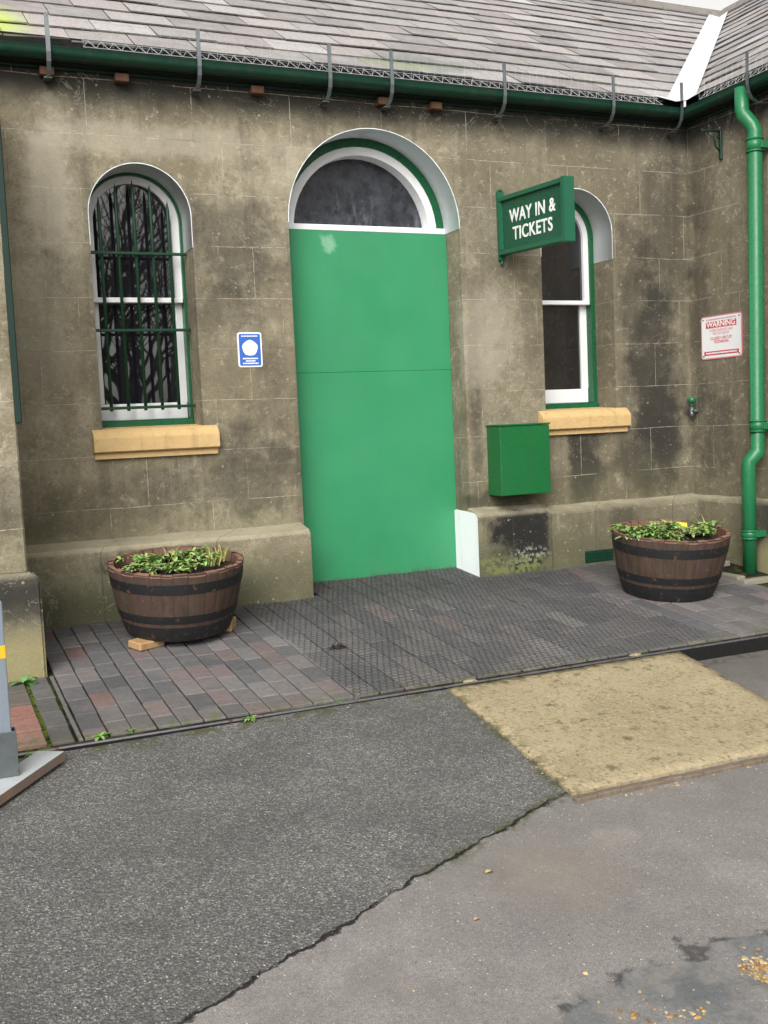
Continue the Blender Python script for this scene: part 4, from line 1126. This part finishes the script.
# ------------------------------------------------------------------ barrier at lower left
br = empty('metal_barrier', (.215, -2.03, G(0, -2.03))); tag(br, 'grey metal barrier post with a yellow band on a flat foot plate at lower left', 'barrier')
dirv = (Vector((.40, -1.835))-Vector((.11, -2.20))).normalized(); nv = Vector((dirv.y, -dirv.x))
P0 = Vector((-.02, -2.345)); P1 = Vector((.372, -1.885)); hw = .048
def q3(p, z): return (p.x, p.y, G(p.x, p.y)+z)
m = MB()
nose = [P0-nv*hw, P1-nv*hw, P1+nv*hw+dirv*.02, P0+nv*hw]
m.face([q3(p, .032) for p in nose]); m.face([q3(p, .002) for p in nose][::-1])
for i in range(4):
    a, b = nose[i], nose[(i+1) % 4]; m.face([q3(a, .002), q3(b, .002), q3(b, .032), q3(a, .032)])
fp = m.build('foot_plate', None or paint('pale_grey_plate', (.42, .45, .47), .5, .35, (.2, .18, .16)), br)
m = MB(); a, b = P0+nv*(hw+.0012), P1+nv*(hw+.0012)+dirv*.02; m.face([q3(a, .001), q3(b, .001), q3(b, .0335), q3(a, .0335)]); 
a2, b2_ = P1-nv*hw+dirv*.0015, P1+nv*hw+dirv*.0215; m.face([q3(a2, .001), q3(b2_, .001), q3(b2_, .0335), q3(a2, .0335)]); m.build('worn_red_edge', paint('worn_red_oxide', (.22, .16, .13), .8, .9, (.30, .17, .11)), br)
m = MB(); c0 = Vector((.222, -2.02)); zc = G(0, -2.03)+.032
for (xa, xb, ya, yb) in ((-.045, .032, -.030, -.026), (.028, .032, -.0255, .026), (-.045, .032, .0265, .030)): m.box(c0.x+xa, c0.x+xb, c0.y+ya, c0.y+yb, zc, zc+.155, .001)
m.build('socket', M['galv'], br)
m = MB(); m.box(c0.x-.075, c0.x+.018, c0.y-.022, c0.y+.022, zc+.004, zc+.60, .004, seg=2); m.build('post', paint('barrier_grey_paint', (.20, .235, .28), .5, .3), br)
m = MB(); m.box(c0.x-.0765, c0.x+.0195, c0.y-.0235, c0.y+.0235, zc+.405, zc+.452, .003); m.build('reflective_band', flat('yellow_band', (.80, .42, .02)), br)
# upper rail of the barrier, running out of frame to the left
m = MB(); m.tube([(c0.x-.05, c0.y, zc+.56), (c0.x-1.5, c0.y-.3, zc+.56)], .02, 10); m.tube([(c0.x-.05, c0.y, zc+.28), (c0.x-1.5, c0.y-.3, zc+.28)], .02, 10); m.box(c0.x-1.56, c0.x-1.48, c0.y-.32, c0.y-.28, zc-.02, zc+.60, .004); m.build('rails', M['galv'], br)

# ------------------------------------------------------------------ loose debris
LEAFC = [(.42, .24, .08), (.50, .34, .14), (.30, .15, .06), (.55, .42, .22), (.38, .30, .18)]
def debris(name, pts, lab, cat, sz=(.006, .014), cols=LEAFC, flatn=.35):
    m = MB(); rr = random.Random(len(pts)+int(pts[0][0]*100))
    for (x, y) in pts:
        s = rr.uniform(*sz); t = bmesh.new(); bmesh.ops.create_icosphere(t, subdivisions=1, radius=s); mt = Matrix.Translation((x, y, aspz(x, y)+s*flatn*.4+(.014 if 1.98 < x < 3.2 and -2.86 < y < -1.8 else 0))) @ Matrix.Rotation(rr.uniform(0, 6), 4, 'Z') @ Matrix.Rotation(rr.uniform(-.3, .3), 4, 'X')
        for v in t.verts: v.co = Vector((v.co.x*rr.uniform(.8, 1.2), v.co.y*rr.uniform(.5, .8), v.co.z*flatn))
        k = rr.uniform(.7, 1.2); m.merge(t, mt, tuple(q*k for q in rr.choice(cols)))
    o = m.build(name, M['leaf'], None); tag(o, lab, cat, kind='stuff'); return o
rr = random.Random(33)
debris('gravel', [(rr.gauss(1.835, .030), rr.gauss(-3.862, .026)) for _ in range(240)], 'brown gravel and leaf bits in the pothole at lower right', 'gravel', (.004, .010))
debris('gravel', [(rr.gauss(1.42, .09), rr.gauss(-3.86, .05)) for _ in range(26)]+[(rr.gauss(1.55, .035), rr.gauss(-3.93, .02)) for _ in range(18)], 'scattered leaf bits on the bluish patch at the bottom', 'leaf litter', (.003, .009))
debris('leaf_litter', [(1.93+rr.random()*1.2, -2.93+rr.gauss(-.012, .012)) for _ in range(70)]+[(1.955+.08*rr.random()+rr.gauss(0, .008)-.02, -2.86+.35*rr.random()) for _ in range(30)], 'dry leaf bits along the near edge of the pale slab', 'leaf litter', (.003, .008))
debris('leaf_litter', [(rr.uniform(.2, 3.2), rr.uniform(-3.9, -1.9)) for _ in range(110)], 'loose pale stones and leaf bits scattered over the asphalt', 'leaf litter', (.0015, .0045), LEAFC+[(.5, .48, .45)]*5)
for (x, y, lab, s) in ((1.42, -3.20, 'yellow fallen leaf on the asphalt beside the crack', .016), (1.55, -1.83, 'pale fallen leaf just in front of the edging', .013), (1.27, -3.40, 'tan fallen leaf on the smooth asphalt', .011), (2.42, -.63, 'white scrap on the paving in front of the door', .011)):
    m = MB(); c = (.55, .45, .18) if 'yellow' in lab else ((.75, .72, .65) if 'white' in lab else (.5, .36, .2))
    leaf(m, (0, 0, .001), (1, .4, .15), s*2, s*1.2, c, .5); o = m.build('fallen_leaf' if 'leaf' in lab else 'paper_scrap', M['leaf'], None, norm=False)
    o.location = (x, y, (aspz(x, y) if y < RY else G(x, y))+.003); tag(o, lab, 'leaf' if 'leaf' in lab else 'litter')

# ------------------------------------------------------------------ trees across the yard (seen in the window reflections)
bark = paint('bark', (.13, .12, .105), .9, .3)
def tree_bm(seed, h, twigs=True):
    m = MB(); rr = random.Random(seed); tips = []
    def grow(p, d, l, r, lev):
        n = 4; P = [p]; Rr = [r]; q = p.copy(); dd = d.copy()
        for k in range(n):
            dd = (dd+Vector((rr.uniform(-.2, .2), rr.uniform(-.2, .2), rr.uniform(-.05, .16)))).normalized(); q = q+dd*l/n; P.append(q.copy()); Rr.append(r*(1-.5*(k+1)/n))
        m.tube(P, Rr, 6 if lev < 2 else 4, caps=False)
        tips.append(q)
        if lev < (5 if twigs else 2):
            for k in range(rr.choice([3, 3, 4]) if lev else 7):
                i = rr.randint(2, n); a = rr.uniform(0, 6.28); s = rr.uniform(.5, 1.0)
                nd = (dd+Vector((math.cos(a), math.sin(a), rr.uniform(-.1, .5)))*s).normalized(); grow(P[i], nd, l*rr.uniform(.6, .85), Rr[i]*.75, lev+1)
    grow(Vector((0, 0, 0)), Vector((0, 0, 1)), h*.38, h*.028, 0)
    return m, tips
gz_ = G(0, -10)
bt = None
for i, (x, y, s, rz) in enumerate(((3.75, -11.5, .78, 0), (7.6, -13, 1.05, 2), (3.2, -16, 1.0, 4), (10.5, -15, 1.1, 1))):
    if bt is None:
        bt = empty('bare_tree'); bt['_local'] = 1; m, _t = tree_bm(4, 8.5); m.build('trunk_and_branches', bark, bt, norm=False); o = bt
    else: o = copy_tree(bt)
    o.location = (x, y, gz_); o.scale = (s,)*3; o.rotation_euler.z = rz
    tag(o, ['bare winter tree reflected in the barred window', 'larger bare tree reflected in the fanlight', 'bare tree across the yard, between the other two', 'bare tree across the yard, far right'][i], 'tree', 'bare trees across the yard')
et = None
for i, (x, y, s, rz) in enumerate(((-1.5, -22, .8, 0), (9.5, -21, .95, 2), (14, -21.5, .9, 4), (18, -20, .9, 1))):
    if et is None:
        et = empty('evergreen_tree'); et['_local'] = 1; m, tips = tree_bm(9, 7, False); m.build('trunk', bark, et, norm=False)
        m = MB(); rr = random.Random(8)
        for k in range(5000):
            tpt = rr.choice(tips); v = Vector((rr.gauss(0, .55), rr.gauss(0, .55), rr.gauss(0, .6)))+tpt
            if v.z < 1: continue
            g = rr.uniform(.5, 1.2); d1 = Vector((rr.gauss(0, 1), rr.gauss(0, 1), rr.gauss(0, 1))).normalized(); d2 = d1.orthogonal().normalized(); s_ = rr.uniform(.10, .22)
            m.face([v-d1*s_, v+d2*s_*.5, v+d1*s_, v-d2*s_*.5], (.035*g, .06*g, .022*g))
        m.build('crown', M['leaf'], et, norm=False); o = et
    else: o = copy_tree(et)
    o.location = (x, y, gz_); o.scale = (s*1.3, s*1.3, s); o.rotation_euler.z = rz
    tag(o, ['dense evergreen behind the bare trees, centre left', 'dense evergreen behind the bare trees, centre right', 'dense evergreen at the far right of the yard', 'dense evergreen at the extreme right of the yard'][i], 'tree', 'evergreens across the yard')

# ------------------------------------------------------------------ world, sun, camera
w = bpy.data.worlds.new('World'); sc.world = w; w.use_nodes = True; nt = w.node_tree
bg = nt.nodes['Background']; sky = nt.nodes.new('ShaderNodeTexSky'); sky.sky_type = 'NISHITA'; sky.sun_disc = False
SE, SA = 38, 214            # elevation; azimuth: from the front left of the wall
sky.sun_elevation = R_(SE); sky.sun_rotation = R_(SA); sky.air_density = 1.0; sky.dust_density = 4.0; sky.ozone_density = 1
hs = nt.nodes.new('ShaderNodeHueSaturation'); hs.inputs['Saturation'].default_value = .04; hs.inputs['Value'].default_value = 1.62
nt.links.new(sky.outputs[0], hs.inputs['Color']); mxn = nt.nodes.new('ShaderNodeMix'); mxn.data_type = 'RGBA'; mxn.blend_type = 'MULTIPLY'; mxn.inputs[0].default_value = 1; mxn.inputs[7].default_value = (1.0, .985, .945, 1); nt.links.new(hs.outputs[0], mxn.inputs[6]); nt.links.new(mxn.outputs[2], bg.inputs[0]); bg.inputs[1].default_value = .15
sl = bpy.data.lights.new('sun', 'SUN'); sl.energy = 1.5; sl.angle = R_(40); sl.color = (1, .97, .93)
so = bpy.data.objects.new('sun', sl); COL.objects.link(so)
dvec = Vector((math.sin(R_(SA))*math.cos(R_(SE)), math.cos(R_(SA))*math.cos(R_(SE)), math.sin(R_(SE))))
so.rotation_euler = dvec.to_track_quat('Z', 'Y').to_euler()
cam = bpy.data.cameras.new('camera'); co = bpy.data.objects.new('camera', cam); COL.objects.link(co); sc.camera = co
rt = Vector((.91214775, -.40745106, -.044386)); up = Vector((.0747154, .05882085, .99546859)); fwv = Vector((.40299391, .91133075, -.08409618))
mt = Matrix.Identity(4)
for i in range(3): mt[i][0] = rt[i]; mt[i][1] = up[i]; mt[i][2] = -fwv[i]
mt[0][3], mt[1][3], mt[2][3] = 0.0, -5.799, .961
co.matrix_world = mt
cam.sensor_fit = 'VERTICAL'; cam.sensor_height = 24; cam.lens = 1058.292/1024*24; cam.clip_start = .05; cam.clip_end = 500
sc.view_settings.view_transform = 'Standard'; sc.view_settings.look = 'None'; sc.view_settings.exposure = 0
for o in sc.objects:
    if '_local' in o: del o['_local']
